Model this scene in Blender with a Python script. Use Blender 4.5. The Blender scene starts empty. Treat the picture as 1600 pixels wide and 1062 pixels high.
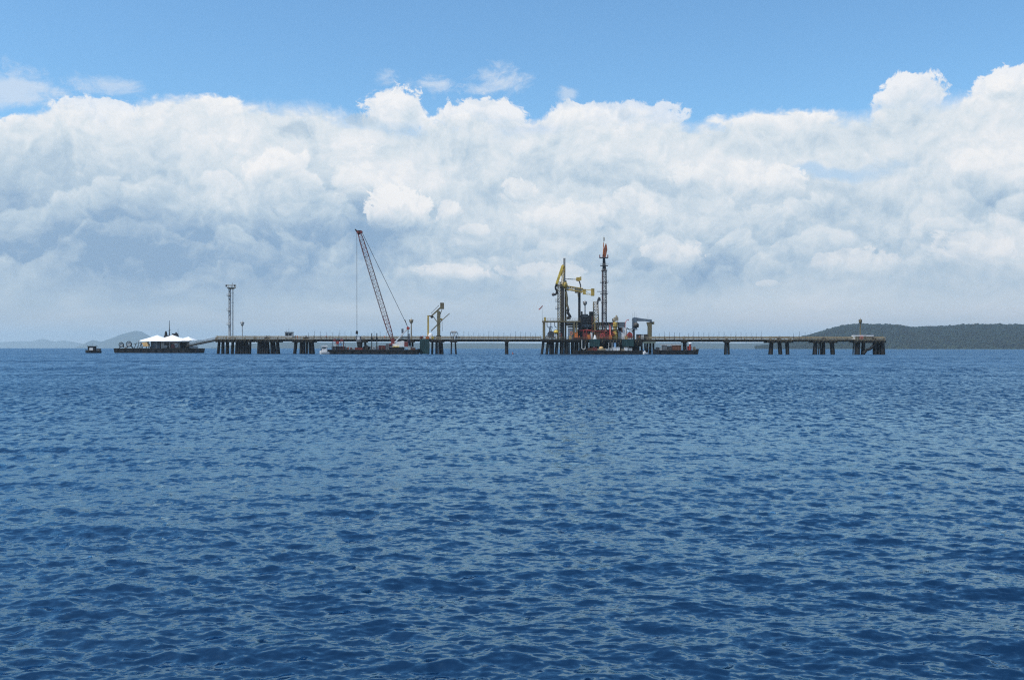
import bpy, math, random
import numpy as np
from mathutils import Vector

random.seed(7)
rng = np.random.default_rng(11)
S = bpy.context.scene
COL = S.collection
R = math.radians

# ------------------------------------------------------------------ camera
EYE = 3.45                      # eye height above the sea, standing on a boat
FPX = 1555.0                    # focal length measured in photo pixels (35 mm lens)
EARTH = 6.37e6
cam = bpy.data.cameras.new('camera')
cam.lens = 36.0 * FPX / 1600.0
cam.sensor_width = 36.0
cam.shift_y = 11.8 / 1600.0
cam.clip_start = 0.1
cam.clip_end = 90000.0
co = bpy.data.objects.new('camera', cam)
co.location = (0, 0, EYE)
co.rotation_euler = (R(90), 0, 0)
co.rotation_euler.rotate_axis('Z', R(0.058))
COL.objects.link(co)
S.camera = co

# ------------------------------------------------------------------ exposure
S.render.engine = 'CYCLES'
S.view_settings.view_transform = 'Standard'
S.view_settings.look = 'None'
S.view_settings.exposure = 0.0
S.view_settings.gamma = 1.0
S.view_settings.use_curve_mapping = False
S.cycles.max_bounces = 5
S.cycles.diffuse_bounces = 2
S.cycles.glossy_bounces = 3
S.cycles.volume_bounces = 0
S.cycles.transparent_max_bounces = 8
S.cycles.caustics_reflective = False
S.cycles.caustics_refractive = False
S.cycles.sample_clamp_indirect = 4.0
S.cycles.sample_clamp_direct = 8.0
S.cycles.use_denoising = False
S.cycles.pixel_filter_type = 'BLACKMAN_HARRIS'
S.cycles.filter_width = 1.2

# ------------------------------------------------------------------ sun
SUN_EL, SUN_AZ = R(60), R(-118)          # azimuth measured from the view direction (+y) towards +x
sd = Vector((math.sin(SUN_AZ) * math.cos(SUN_EL), math.cos(SUN_AZ) * math.cos(SUN_EL), math.sin(SUN_EL)))
sun = bpy.data.lights.new('sun', 'SUN')
sun.energy = 3.6
sun.angle = R(0.53)
sun.color = (1.0, 0.955, 0.89)
so = bpy.data.objects.new('sun', sun)
so.rotation_euler = sd.to_track_quat('Z', 'Y').to_euler()
so.location = (0, 0, 200)
COL.objects.link(so)


def lin(r, g, b):
    f = lambda c: (c / 255 / 12.92) if c / 255 <= 0.04045 else ((c / 255 + 0.055) / 1.055) ** 2.4
    return (f(r), f(g), f(b), 1.0)


class NT:
    """Small writer for node trees."""
    def __init__(self, tree):
        self.t = tree
    def node(self, kind, **kw):
        n = self.t.nodes.new(kind)
        for k, v in kw.items():
            setattr(n, k, v)
        return n
    def put(self, sock, v):
        if isinstance(v, bpy.types.NodeSocket):
            self.t.links.new(v, sock)
        elif v is not None:
            sock.default_value = v
    def m(self, op, a, b=None, c=None, clamp=False):
        n = self.node('ShaderNodeMath', operation=op, use_clamp=clamp)
        for i, v in enumerate((a, b, c)):
            if v is not None:
                self.put(n.inputs[i], v)
        return n.outputs[0]
    def v(self, op, a, b=None, scale=None, out=0):
        n = self.node('ShaderNodeVectorMath', operation=op)
        self.put(n.inputs[0], a)
        if b is not None:
            self.put(n.inputs[1], b)
        if scale is not None:
            self.put(n.inputs['Scale'], scale)
        return n.outputs[out]
    def length(self, a):
        return self.v('LENGTH', a, out=1)
    def mix(self, f, a, b, blend='MIX'):
        n = self.node('ShaderNodeMix', data_type='RGBA', blend_type=blend)
        self.put(n.inputs[0], f)
        self.put(n.inputs[6], a)
        self.put(n.inputs[7], b)
        return n.outputs[2]
    def sm(self, x, a, b, lo=0.0, hi=1.0, kind='SMOOTHSTEP'):
        n = self.node('ShaderNodeMapRange', interpolation_type=kind)
        self.put(n.inputs[0], x)
        self.put(n.inputs[1], a)
        self.put(n.inputs[2], b)
        self.put(n.inputs[3], lo)
        self.put(n.inputs[4], hi)
        return n.outputs[0]
    def comb(self, x, y, z):
        n = self.node('ShaderNodeCombineXYZ')
        for i, q in enumerate((x, y, z)):
            self.put(n.inputs[i], q)
        return n.outputs[0]
    def noise(self, vec, scale, detail=4, rough=0.55, dist=0.0, out=0, norm=True):
        n = self.node('ShaderNodeTexNoise', normalize=norm)
        self.put(n.inputs['Vector'], vec)
        n.inputs['Scale'].default_value = scale
        n.inputs['Detail'].default_value = detail
        n.inputs['Roughness'].default_value = rough
        n.inputs['Distortion'].default_value = dist
        return n.outputs[out]
    def voro(self, vec, scale, detail=3, rough=0.5, lac=2.1):
        n = self.node('ShaderNodeTexVoronoi', feature='F1', voronoi_dimensions='3D', normalize=True)
        self.put(n.inputs['Vector'], vec)
        n.inputs['Scale'].default_value = scale
        n.inputs['Detail'].default_value = detail
        n.inputs['Roughness'].default_value = rough
        n.inputs['Lacunarity'].default_value = lac
        return n.outputs['Distance']


def eye_y(px):
    return 542.0 + px * 0.001


def build_world():
    w = bpy.data.worlds.new('World')
    S.world = w
    w.use_nodes = True
    try:
        w.cycles.sampling_method = 'MANUAL'
        w.cycles.sample_map_resolution = 512
    except Exception:
        pass
    t = w.node_tree
    t.nodes.clear()
    N = NT(t)
    out = N.node('ShaderNodeOutputWorld')
    bg = N.node('ShaderNodeBackground')
    sky = N.node('ShaderNodeTexSky', sky_type='NISHITA', sun_disc=False)
    sky.sun_elevation = SUN_EL
    sky.sun_rotation = SUN_AZ
    sky.altitude = 0
    sky.air_density = 1.0
    sky.dust_density = 0.6
    sky.ozone_density = 1.6
    SKY = 0.1                                   # world strength; cloud colours are divided by it
    bg.inputs[1].default_value = SKY
    tc = N.node('ShaderNodeTexCoord')
    D = tc.outputs['Generated']
    sep = N.node('ShaderNodeSeparateXYZ')
    N.put(sep.inputs[0], D)
    az = N.m('ARCTAN2', sep.outputs[0], sep.outputs[1])
    el = N.m('ARCSINE', sep.outputs[2])
    qx = N.m('MULTIPLY', az, 15.55)
    qy = N.m('MULTIPLY', el, 15.55)
    V = N.v('SCALE', D, scale=15.55)

    def ang(px, py):
        a = math.atan((px - 800) / FPX)
        e = math.atan((eye_y(px) - py) / math.hypot(FPX, px - 800))
        return a * 15.55, e * 15.55

    # --- shared noise fields
    warp = N.noise(V, 0.9, 4, 0.55, out=1)
    warp_c = N.v('SUBTRACT', warp, (0.5, 0.5, 0.5))
    V1 = N.v('ADD', V, N.v('SCALE', warp_c, scale=0.9))
    V1s = N.v('MULTIPLY', V1, (1.0, 1.0, 1.15))
    Lo = tuple(c * 0.16 for c in (-0.5, -0.1, 0.86))
    V2s = N.v('ADD', V1s, Lo)

    def billow(vec):
        a = N.voro(vec, 1.9, 4.0, 0.60)
        b = N.noise(vec, 1.3, 5, 0.6)
        return N.m('ADD', N.m('MULTIPLY', N.m('SUBTRACT', 1.0, a), 0.62), N.m('MULTIPLY', b, 0.75))
    B1 = billow(V1s)
    B2 = billow(V2s)
    lit = N.m('SUBTRACT', B1, B2)               # > 0 on the sides turned to the sun
    fine = N.noise(V1, 4.5, 8, 0.68)
    finec = N.m('SUBTRACT', fine, 0.5)
    soft = N.noise(N.v('MULTIPLY', V, (1.0, 1.0, 2.0)), 0.55, 5, 0.6)
    softc = N.m('SUBTRACT', soft, 0.5)
    wisp = N.noise(N.v('MULTIPLY', V1, (1.0, 1.0, 3.0)), 0.8, 6, 0.6)
    wispc = N.m('SUBTRACT', wisp, 0.5)
    edge = N.m('ADD', N.m('MULTIPLY', N.m('SUBTRACT', B1, 0.78), 1.3), N.m('MULTIPLY', finec, 0.9))

    qxw = N.m('ADD', qx, N.m('MULTIPLY', N.m('SUBTRACT', B1, 0.8), 0.5))
    sw = N.node('ShaderNodeSeparateColor')
    N.put(sw.inputs[0], warp)
    Q = N.comb(N.m('ADD', qx, N.m('MULTIPLY', N.m('SUBTRACT', sw.outputs[0], 0.5), 1.6)),
               N.m('ADD', qy, N.m('MULTIPLY', N.m('SUBTRACT', sw.outputs[1], 0.5), 1.1)), 0.0)
    Qn = N.comb(qx, qy, 0.0)

    def blob(px, py, rx, ry, base=Q):
        cx, cy = ang(px, py)
        d = N.v('MULTIPLY', N.v('SUBTRACT', base, (cx, cy, 0)), (100.0 / rx, 100.0 / ry, 0))
        return N.length(d)

    # --- how grey the cloud bank is from place to place (thick bases are grey)
    dark = N.sm(qy, 4.4, 0.9, 0.22, 0.64, 'LINEAR')
    dark = N.m('SUBTRACT', dark, N.sm(qx, -2.0, 2.5, 0.0, 0.05))
    for px, py, rx, ry, k in [
            (80, 340, 240, 120, .30), (290, 405, 320, 90, .36), (200, 458, 330, 38, .20), (490, 355, 130, 80, .28),
            (600, 372, 80, 34, .36), (545, 318, 55, 70, .20), (1130, 425, 170, 55, .30), (60, 440, 160, 70, .12),
            (1565, 325, 90, 45, .26), (740, 452, 220, 40, .16), (1230, 215, 160, 30, .10), (730, 225, 90, 30, .14),
            (1450, 430, 180, 50, .12), (1310, 190, 120, 34, .08), (860, 250, 110, 40, .05),
            (410, 262, 45, 30, -.22), (560, 265, 90, 40, -.20), (1120, 268, 110, 34, -.22), (1560, 235, 110, 60, -.18),
            (700, 425, 60, 20, -.26), (1570, 385, 80, 34, -.18), (300, 215, 360, 60, -.12), (880, 330, 90, 60, -.10),
            (1050, 400, 55, 24, -.18), (1340, 400, 80, 22, -.16), (660, 280, 90, 40, -.12), (960, 200, 110, 40, -.12),
            (880, 430, 70, 30, -.20), (270, 440, 70, 12, -.20), (120, 440, 50, 12, -.16), (1450, 150, 120, 30, -.10)]:
        f = N.sm(blob(px, py, rx, ry), 1.15, 0.0, 0.0, k)
        dark = N.m('ADD', dark, f)
    dark = N.m('ADD', dark, N.m('MULTIPLY', softc, 0.75))
    # crests of nearer heaps standing inside the bank
    for sc, base, rng_, k, off in [(0.42, 2.35, 2.6, .20, 3.1), (0.6, 1.75, 2.0, .17, 9.7), (0.85, 1.25, 1.2, .14, 21.3)]:
        pn = N.noise(N.v('ADD', N.v('MULTIPLY', V1, (1, 1, 0.35)), (off, off, off)), sc, 3, 0.55)
        pm = N.noise(N.v('ADD', V, (off * 2, 0, off)), 0.5, 2, 0.5)
        s_ = N.m('ADD', N.m('ADD', N.m('MULTIPLY', N.m('SUBTRACT', pn, 0.5), rng_ * 1.6), base), N.m('SUBTRACT', N.m('MULTIPLY', edge, 0.30), qy))
        rg = N.m('MULTIPLY', N.sm(s_, 0.0, 0.07), N.sm(s_, 0.75, 0.0))
        rg = N.m('MULTIPLY', rg, N.sm(pm, 0.40, 0.60, 0.15, 1.0))
        dark = N.m('SUBTRACT', dark, N.m('MULTIPLY', rg, k))
        dark = N.m('ADD', dark, N.m('MULTIPLY', N.m('MULTIPLY', N.sm(s_, -0.5, -0.02), N.sm(s_, 0.05, -0.02)), 0.07))
    band = N.noise(N.v('MULTIPLY', V1, (0.6, 0.6, 4.5)), 0.8, 5, 0.6)
    bandc = N.m('SUBTRACT', band, 0.5)
    near_h = N.sm(qy, 1.35, 0.35)               # low down the air evens everything out
    calm = N.m('SUBTRACT', 1.0, N.m('MULTIPLY', near_h, 0.85))
    relief = N.m('MULTIPLY', N.m('MULTIPLY', lit, 0.95), calm)
    dark = N.m('SUBTRACT', dark, relief)
    dark = N.m('ADD', dark, N.m('MULTIPLY', N.m('MULTIPLY', finec, 0.45), calm))
    dark = N.m('ADD', dark, N.m('MULTIPLY', N.m('MULTIPLY', bandc, 0.9), near_h))

    dark = N.m('ADD', N.m('MULTIPLY', dark, N.m('SUBTRACT', 1.0, N.m('MULTIPLY', near_h, 0.65))), N.m('MULTIPLY', near_h, N.sm(qx, -7.0, 5.0, 0.27, 0.08)))

    def shade(fac):
        r = N.node('ShaderNodeValToRGB')
        e = r.color_ramp.elements
        cs = [(0.0, (253, 252, 251)), (0.16, (240, 243, 246)), (0.36, (222, 232, 239)),
              (0.62, (192, 211, 226)), (1.0, (146, 176, 206))]
        e[0].position, e[0].color = cs[0][0], lin(*cs[0][1])
        e[1].position, e[1].color = cs[-1][0], lin(*cs[-1][1])
        for p, c in cs[1:-1]:
            k = e.new(p)
            k.color = lin(*c)
        N.put(r.inputs[0], fac)
        return N.v('SCALE', r.outputs[0], scale=1.0 / SKY)

    # --- clear sky, paler towards the horizon
    clear = N.v('MULTIPLY', sky.outputs[0], SKY_TINT)
    col = clear
    # thin wisps above the bank
    for px, py, rx, ry, k in [(20, 138, 90, 40, .7), (165, 133, 80, 18, .6), (600, 123, 28, 13, .6), (672, 133, 44, 20, .75),
                              (780, 130, 60, 30, .8), (888, 146, 30, 14, .55)]:
        s = N.m('ADD', N.m('SUBTRACT', 1.0, blob(px, py, rx, ry, Qn)), N.m('ADD', N.m('MULTIPLY', wispc, 3.2), N.m('MULTIPLY', finec, 1.6)))
        a = N.sm(s, 0.05, 1.1, 0.0, k)
        col = N.mix(a, col, tuple(c / SKY for c in lin(222, 232, 244)[:3]) + (1,))
    high = N.noise(N.v('MULTIPLY', D, (3.0, 3.0, 5.0)), 1.3, 6, 0.6)
    a = N.m('MULTIPLY', N.sm(high, 0.60, 0.80, 0.0, 0.7), N.sm(qy, 6.0, 9.0))
    col = N.mix(a, col, tuple(c / SKY for c in lin(232, 238, 246)[:3]) + (1,))

    # --- top of the main bank
    def profile(pts, lo, hi):
        n = N.node('ShaderNodeFloatCurve')
        c = n.mapping.curves[0]
        P = []
        for px, py in pts:
            a, e = ang(px, py)
            P.append(((a / 15.55 + 0.6) / 1.2, (e - lo) / (hi - lo)))
        c.points[0].location = (0.0, P[0][1])
        c.points[1].location = (1.0, P[-1][1])
        for p in P:
            c.points.new(*p)
        for p in c.points:
            p.handle_type = 'AUTO'
        n.mapping.update()
        N.put(n.inputs[1], N.m('ADD', N.m('DIVIDE', qxw, 15.55 * 1.2), 0.5))
        return N.m('ADD', N.m('MULTIPLY', n.outputs[0], hi - lo), lo)
    top = profile([(0, 186), (30, 172), (80, 162), (150, 151), (195, 158), (230, 152), (320, 146), (400, 151), (470, 156),
                   (520, 160), (565, 178), (585, 176), (700, 178), (760, 172), (800, 176), (830, 186), (850, 176),
                   (900, 160), (950, 165), (1000, 163), (1060, 176), (1085, 184), (1140, 180), (1200, 171), (1250, 170),
                   (1310, 167), (1362, 164), (1378, 134), (1410, 124), (1450, 128), (1505, 134), (1530, 120),
                   (1562, 113), (1600, 122)], 2.0, 5.0)
    outside = N.sm(N.m('ABSOLUTE', qx), 7.6, 12.0)
    lowf = N.noise(N.v('MULTIPLY', D, (1.0, 1.0, 0.0)), 2.2, 2, 0.5)
    top = N.m('ADD', top, N.m('MULTIPLY', N.m('MULTIPLY', N.m('SUBTRACT', lowf, 0.45), 5.0), outside))

    sB = N.m('ADD', N.m('SUBTRACT', top, qy), N.m('MULTIPLY', edge, 0.30))
    aB = N.sm(sB, 0.0, N.sm(soft, 0.36, 0.62, 0.05, 0.46))
    body = shade(N.m('SUBTRACT', dark, N.sm(sB, 0.34, 0.02, 0.0, 0.16)))
    col = N.mix(aB, col, body)

    # a thin place where blue shows through
    f = N.m('ADD', N.m('SUBTRACT', 1.0, blob(1300, 268, 110, 17)), N.m('MULTIPLY', wispc, 1.6))
    col = N.mix(N.sm(f, 0.0, 0.9, 0.0, 0.65), col, tuple(c / SKY for c in lin(170, 208, 242)[:3]) + (1,))
    f = N.m('ADD', N.m('SUBTRACT', 1.0, blob(835, 200, 60, 26)), N.m('MULTIPLY', wispc, 1.6))
    col = N.mix(N.sm(f, 0.0, 1.2, 0.0, 0.5), col, tuple(c / SKY for c in lin(170, 204, 240)[:3]) + (1,))

    # --- nearer heaps: crisp sunlit crown, grey flat base melting into the bank
    def heap(col, px, py, rx, ry, amp=0.9, k=1.0, shade_k=0.75, bright=0.0):
        cx, cy = ang(px, py)
        d = blob(px, py, rx, ry, Qn)
        s = N.m('ADD', N.m('SUBTRACT', 1.0, d), N.m('MULTIPLY', edge, amp * 1.5))
        lv = N.m('MULTIPLY', N.m('SUBTRACT', qy, cy), 100.0 / ry)      # -1 base .. 1 crown
        a = N.m('MULTIPLY', N.sm(s, 0.0, 0.20), N.sm(lv, -0.95, 0.0))
        a = N.m('MULTIPLY', a, k)
        dk = N.sm(lv, 0.5, -0.9, 0.04 - bright, shade_k)
        dk = N.m('SUBTRACT', dk, N.m('MULTIPLY', lit, 1.6))
        dk = N.m('ADD', dk, N.m('MULTIPLY', finec, 0.4))
        return N.mix(a, col, shade(dk))
    for args in [
            (622, 182, 52, 40, 0.9, 0.95, 0.55), (752, 182, 70, 30, 0.9, 0.9, 0.5), (150, 176, 60, 24, 0.9, 0.8, 0.3),
            (1420, 150, 56, 30, 0.9, 0.9, 0.4), (1565, 140, 46, 28, 0.9, 0.9, 0.4), (960, 186, 110, 28, 0.9, 0.7, 0.4),
            (408, 262, 26, 17, 1.0, 0.7, 0.3), (560, 285, 50, 40, 1.2, 0.6, 0.5), (1190, 282, 70, 32, 1.2, 0.8, 0.4),
            (1100, 282, 50, 22, 1.0, 0.6, 0.4), (618, 330, 56, 42, 1.5, 0.95, 0.66, 0.06), (702, 330, 22, 20, 1.0, 0.75, 0.4),
            (740, 362, 26, 14, 1.0, 0.6, 0.4), (815, 305, 34, 24, 1.2, 0.6, 0.5), (880, 345, 60, 34, 1.2, 0.6, 0.5),
            (985, 330, 50, 34, 1.2, 0.5, 0.5), (1050, 400, 44, 22, 1.2, 0.6, 0.4), (1330, 408, 60, 18, 1.2, 0.55, 0.4),
            (1520, 395, 50, 26, 1.2, 0.55, 0.4), (698, 424, 48, 14, 1.0, 0.6, 0.3), (735, 430, 22, 12, 1.0, 0.6, 0.3),
            (1200, 444, 18, 7, 0.6, 0.6, 0.2), (1570, 270, 60, 36, 1.1, 0.5, 0.4), (850, 425, 60, 20, 1.2, 0.5, 0.4)]:
        col = heap(col, *args)
    # shaded shreds drifting in front of the bank
    for px, py, rx, ry, k in [(458, 203, 34, 15, .75), (560, 188, 34, 10, .6), (715, 228, 12, 10, .4), (975, 180, 12, 12, .35)]:
        s = N.m('ADD', N.m('SUBTRACT', 1.0, blob(px, py, rx, ry, Qn)), N.m('MULTIPLY', edge, 1.8))
        col = N.mix(N.sm(s, 0.0, 0.5, 0.0, k), col, shade(N.m('SUBTRACT', 0.66, N.m('MULTIPLY', lit, 1.0))))

    # below the horizon nothing but sea air
    N.put(bg.inputs[0], col)
    N.put(out.inputs[0], bg.outputs[0])


SKY_TINT = (1.10, 1.58, 1.78)
build_world()

# ------------------------------------------------------------------ builders
def tag(o, label=None, cat=None, group=None, kind=None):
    if label: o['label'] = label
    if cat: o['category'] = cat
    if group: o['group'] = group
    if kind: o['kind'] = kind
    return o


MATS = {}


def mat(name, c, rough=0.6, metal=0.0, var=0.25, scale=0.6, dirt=None, dirt_amt=0.5, coat=0.0):
    if name in MATS:
        return MATS[name]
    m = bpy.data.materials.new(name)
    m.use_nodes = True
    t = m.node_tree
    t.nodes.clear()
    N = NT(t)
    out = N.node('ShaderNodeOutputMaterial')
    b = N.node('ShaderNodeBsdfPrincipled')
    g = N.node('ShaderNodeNewGeometry')
    P = g.outputs['Position']
    n1 = N.noise(P, scale, 6, 0.65)
    n2 = N.noise(N.v('MULTIPLY', P, (1, 1, 0.25)), scale * 2.2, 5, 0.7)
    lo = tuple(x * (1 - var) for x in c[:3]) + (1,)
    hi = tuple(min(1, x * (1 + var)) for x in c[:3]) + (1,)
    cc = N.mix(N.sm(n1, 0.3, 0.7), lo, hi)
    if dirt:
        cc = N.mix(N.sm(n2, 0.46, 0.66, 0, dirt_amt), cc, tuple(dirt[:3]) + (1,))
    N.put(b.inputs['Base Color'], cc)
    N.put(b.inputs['Roughness'], N.sm(n2, 0.2, 0.8, max(0.05, rough - 0.12), min(1, rough + 0.12)))
    b.inputs['Metallic'].default_value = metal
    bp = N.node('ShaderNodeBump')
    bp.inputs['Strength'].default_value = 0.3
    bp.inputs['Distance'].default_value = 0.03
    N.put(bp.inputs['Height'], n2)
    N.put(b.inputs['Normal'], bp.outputs[0])
    N.put(out.inputs[0], b.outputs[0])
    MATS[name] = m
    return m

# ------------------------------------------------------------------ water
def water_material():
    m = bpy.data.materials.new('sea_water')
    m.use_nodes = True
    t = m.node_tree
    t.nodes.clear()
    N = NT(t)
    out = N.node('ShaderNodeOutputMaterial')
    g = N.node('ShaderNodeNewGeometry')
    P = g.outputs['Position']
    dist = N.length(P)
    # ripples too small for the mesh: slopes added straight to the normal
    half = (0.5, 0.5, 0.5)
    r1 = N.v('SUBTRACT', N.noise(N.v('MULTIPLY', P, (0.55, 1.0, 1.0)), 10.0, 4, 0.65, 0.6, out=1), half)
    r2 = N.v('SUBTRACT', N.noise(N.v('MULTIPLY', P, (0.80, 1.0, 1.0)), 3.4, 4, 0.62, 0.4, out=1), half)
    r3 = N.v('SUBTRACT', N.noise(N.v('MULTIPLY', P, (1.0, 0.50, 1.0)), 3.0, 3, 0.6, 0.2, out=1), half)
    r4 = N.v('SUBTRACT', N.noise(N.v('MULTIPLY', P, (1.0, 0.16, 1.0)), 1.0, 3, 0.6, out=1), half)
    k1 = N.sm(dist, 8.0, 60.0, RIP[0], RIP[0] * 0.5)
    k2 = N.sm(dist, 12.0, 60.0, RIP[1], RIP[2])
    k3 = N.sm(dist, 14.0, 60.0, 0.25, RIP[3])
    k4 = N.sm(dist, 70.0, 220.0, 0.0, RIP[4])
    s = N.v('ADD', N.v('ADD', N.v('SCALE', r1, scale=k1), N.v('SCALE', r2, scale=k2)),
            N.v('ADD', N.v('SCALE', r3, scale=k3), N.v('SCALE', r4, scale=k4)))
    # wind lanes
    lane = N.noise(N.v('MULTIPLY', P, (0.10, 1.0, 1.0)), 0.035, 5, 0.65)
    # wind chop is steeper on its lee side (waves run towards -y)
    s = N.v('ADD', s, N.comb(0.0, N.sm(dist, 15.0, 90.0, 0.0, LEAN), 0.0))
    s = N.v('ADD', s, N.comb(0.0, N.m('MULTIPLY', N.m('SUBTRACT', lane, 0.5), N.sm(dist, 25.0, 150.0, 0.0, 0.55)), 0.0))
    s = N.v('MULTIPLY', s, (1.0, 1.0, 0.0))
    nrm = N.v('NORMALIZE', N.v('ADD', g.outputs['Normal'], s))
    rough = N.m('ADD', N.sm(dist, 8.0, 240.0, WROUGH[0], WROUGH[1]), N.m('MULTIPLY', N.m('SUBTRACT', lane, 0.5), 0.22))
    body = N.noise(P, 0.05, 3, 0.5)
    dif = N.node('ShaderNodeBsdfDiffuse')                 # light scattered back out of the water
    N.put(dif.inputs['Color'], N.mix(body, WCOL[0], WCOL[1]))
    N.put(dif.inputs['Normal'], nrm)
    gl = N.node('ShaderNodeBsdfGlossy')                   # sky mirrored by the surface
    gl.inputs['Color'].default_value = WSPEC
    N.put(gl.inputs['Roughness'], rough)
    N.put(gl.inputs['Normal'], nrm)
    fr = N.node('ShaderNodeFresnel')
    fr.inputs['IOR'].default_value = WIOR
    N.put(fr.inputs['Normal'], nrm)
    mx = N.node('ShaderNodeMixShader')
    N.put(mx.inputs[0], fr.outputs[0])
    N.put(mx.inputs[1], dif.outputs[0])
    N.put(mx.inputs[2], gl.outputs[0])
    N.put(out.inputs[0], mx.outputs[0])
    return m


RIP = (0.80, 0.66, 0.85, 1.45, 1.6)
LEAN = -0.18
WROUGH = (0.11, 0.28)
WCOL = ((0.0008, 0.009, 0.030, 1), (0.0012, 0.014, 0.042, 1))
WSPEC = (0.58, 0.84, 1.0, 1)
WIOR = 1.98


def build_water():
    rows = []
    r = 5.0
    while r < 16000:
        rows.append(r)
        r += min(max(0.019, r * r / 4200.0), r * 0.03)
    rows = np.array([0.6, 1.5, 2.5, 3.2, 3.9, 4.5] + rows)
    dense = np.linspace(R(-31), R(31), 620)
    side = np.linspace(R(31), R(329), 90)[1:-1]
    ang = np.concatenate([dense, side])
    nA, nR = len(ang), len(rows)
    rr, aa = np.meshgrid(rows, ang, indexing='ij')
    x0 = rr * np.sin(aa)
    y0 = rr * np.cos(aa)
    dr = np.gradient(rows)[:, None]
    da = np.full(nA, dense[1] - dense[0]); da[620:] = R(3.3)
    cell = np.maximum(dr * 0.6, rr * da[None, :] * 0.8)
    z = np.zeros_like(x0); dx = np.zeros_like(x0); dy = np.zeros_like(x0)
    g = np.random.default_rng(5)
    # gusts: slow changes of wave height over the surface
    gust = np.ones_like(x0)
    for _ in range(14):
        L = 10 ** g.uniform(0.9, 2.1); th = g.uniform(0, 2 * np.pi)
        gust += 0.13 * np.sin((x0 * np.cos(th) * 0.6 + y0 * np.sin(th)) * 2 * np.pi / L + g.uniform(0, 6.28))
    gust = np.clip(gust, 0.6, 1.5)
    nW = 170
    lam = np.exp(np.linspace(math.log(0.11), math.log(15.0), nW)) * g.uniform(0.95, 1.05, nW)
    wind = R(-104)                       # waves travel towards the viewer, a little to the left
    for L in lam:
        spread = 0.62 if L < 2 else 0.42
        th = wind + g.normal(0, spread)
        k = 2 * np.pi / L
        slope = 0.0365 * (1.0 if L < 0.34 else (0.34 / L) ** 0.52) * (1.0 if L < 4 else (4 / L) ** 0.8) * (1.0 if L > 0.17 else (L / 0.17) ** 0.5)
        A = slope / k
        damp = np.clip((L / cell - 1.5) / 1.5, 0, 1)
        if damp.max() <= 0:
            continue
        ph = k * (x0 * math.cos(th) + y0 * math.sin(th)) + g.uniform(0, 2 * np.pi)
        AA = A * damp * gust
        z += AA * np.cos(ph)
        q = 0.6 * np.sin(ph) * AA
        dx -= math.cos(th) * q
        dy -= math.sin(th) * q
    z -= (rr ** 2) / (2 * EARTH)
    co_ = np.stack([x0 + dx, y0 + dy, z], -1).reshape(-1, 3).astype(np.float32)
    i = np.arange(nR - 1)[:, None] * nA
    j = np.arange(nA)[None, :]
    j2 = (j + 1) % nA
    f = np.stack([i + j, i + j2, i + nA + j2, i + nA + j], -1).reshape(-1, 4)[:, ::-1].astype(np.int32)
    if np.cross(co_[f[0, 1]] - co_[f[0, 0]], co_[f[0, 2]] - co_[f[0, 0]])[2] < 0:
        f = np.ascontiguousarray(f[:, ::-1])
    me = bpy.data.meshes.new('sea')
    me.vertices.add(len(co_)); me.vertices.foreach_set('co', co_.ravel())
    me.loops.add(f.size); me.loops.foreach_set('vertex_index', f.ravel())
    me.polygons.add(len(f)); me.polygons.foreach_set('loop_start', np.arange(0, f.size, 4, dtype=np.int32))
    me.polygons.foreach_set('loop_total', np.full(len(f), 4, np.int32))
    me.polygons.foreach_set('use_smooth', np.ones(len(f), bool))
    me.update(calc_edges=True)
    me.materials.append(water_material())
    o = bpy.data.objects.new('sea', me)
    COL.objects.link(o)
    tag(o, 'choppy blue sea reaching to the horizon', kind='structure')
    n = np.zeros(len(f) * 3, np.float32); me.polygons.foreach_get('normal', n)
    print('water quads', len(f), 'up', n.reshape(-1, 3)[:, 2].mean())


build_water()

# ------------------------------------------------------------------ haze
def build_haze():
    s = 30000.0
    zb, zt = -64.0, 420.0
    v = [(x, y, z) for z in (zb, zt) for x, y in ((-s, -s), (s, -s), (s, s), (-s, s))]
    f = [(3, 2, 1, 0), (4, 5, 6, 7), (0, 1, 5, 4), (1, 2, 6, 5), (2, 3, 7, 6), (3, 0, 4, 7)]
    me = bpy.data.meshes.new('haze'); me.from_pydata(v, [], f)
    o = bpy.data.objects.new('haze', me); COL.objects.link(o)
    m = bpy.data.materials.new('sea_haze'); m.use_nodes = True
    t = m.node_tree; t.nodes.clear()
    out = t.nodes.new('ShaderNodeOutputMaterial')
    pv = t.nodes.new('ShaderNodeVolumePrincipled')
    pv.inputs['Color'].default_value = HAZE_COL
    pv.inputs['Density'].default_value = HAZE
    pv.inputs['Anisotropy'].default_value = 0.2
    t.links.new(pv.outputs[0], out.inputs['Volume'])
    try: m.cycles.homogeneous_volume = True
    except Exception: pass
    me.materials.append(m)
    tag(o, 'pale blue sea haze in front of the far hills', kind='stuff')


HAZE = 0.62e-4
HAZE_COL = (0.66, 0.86, 1.0, 1)
build_haze()

# ------------------------------------------------------------------ mesh helpers
class Frame:
    """Turns positions measured in the photograph into metres on the vertical plane y = D."""
    def __init__(s, D): s.D = D; s.k = D / FPX
    def x(s, px): return (px - 800) * s.k
    def z(s, py, px=800): return EYE + (eye_y(px) - py) * s.k
    def p(s, px, py, dy=0.0): return Vector((s.x(px), s.D + dy, s.z(py, px)))


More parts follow.
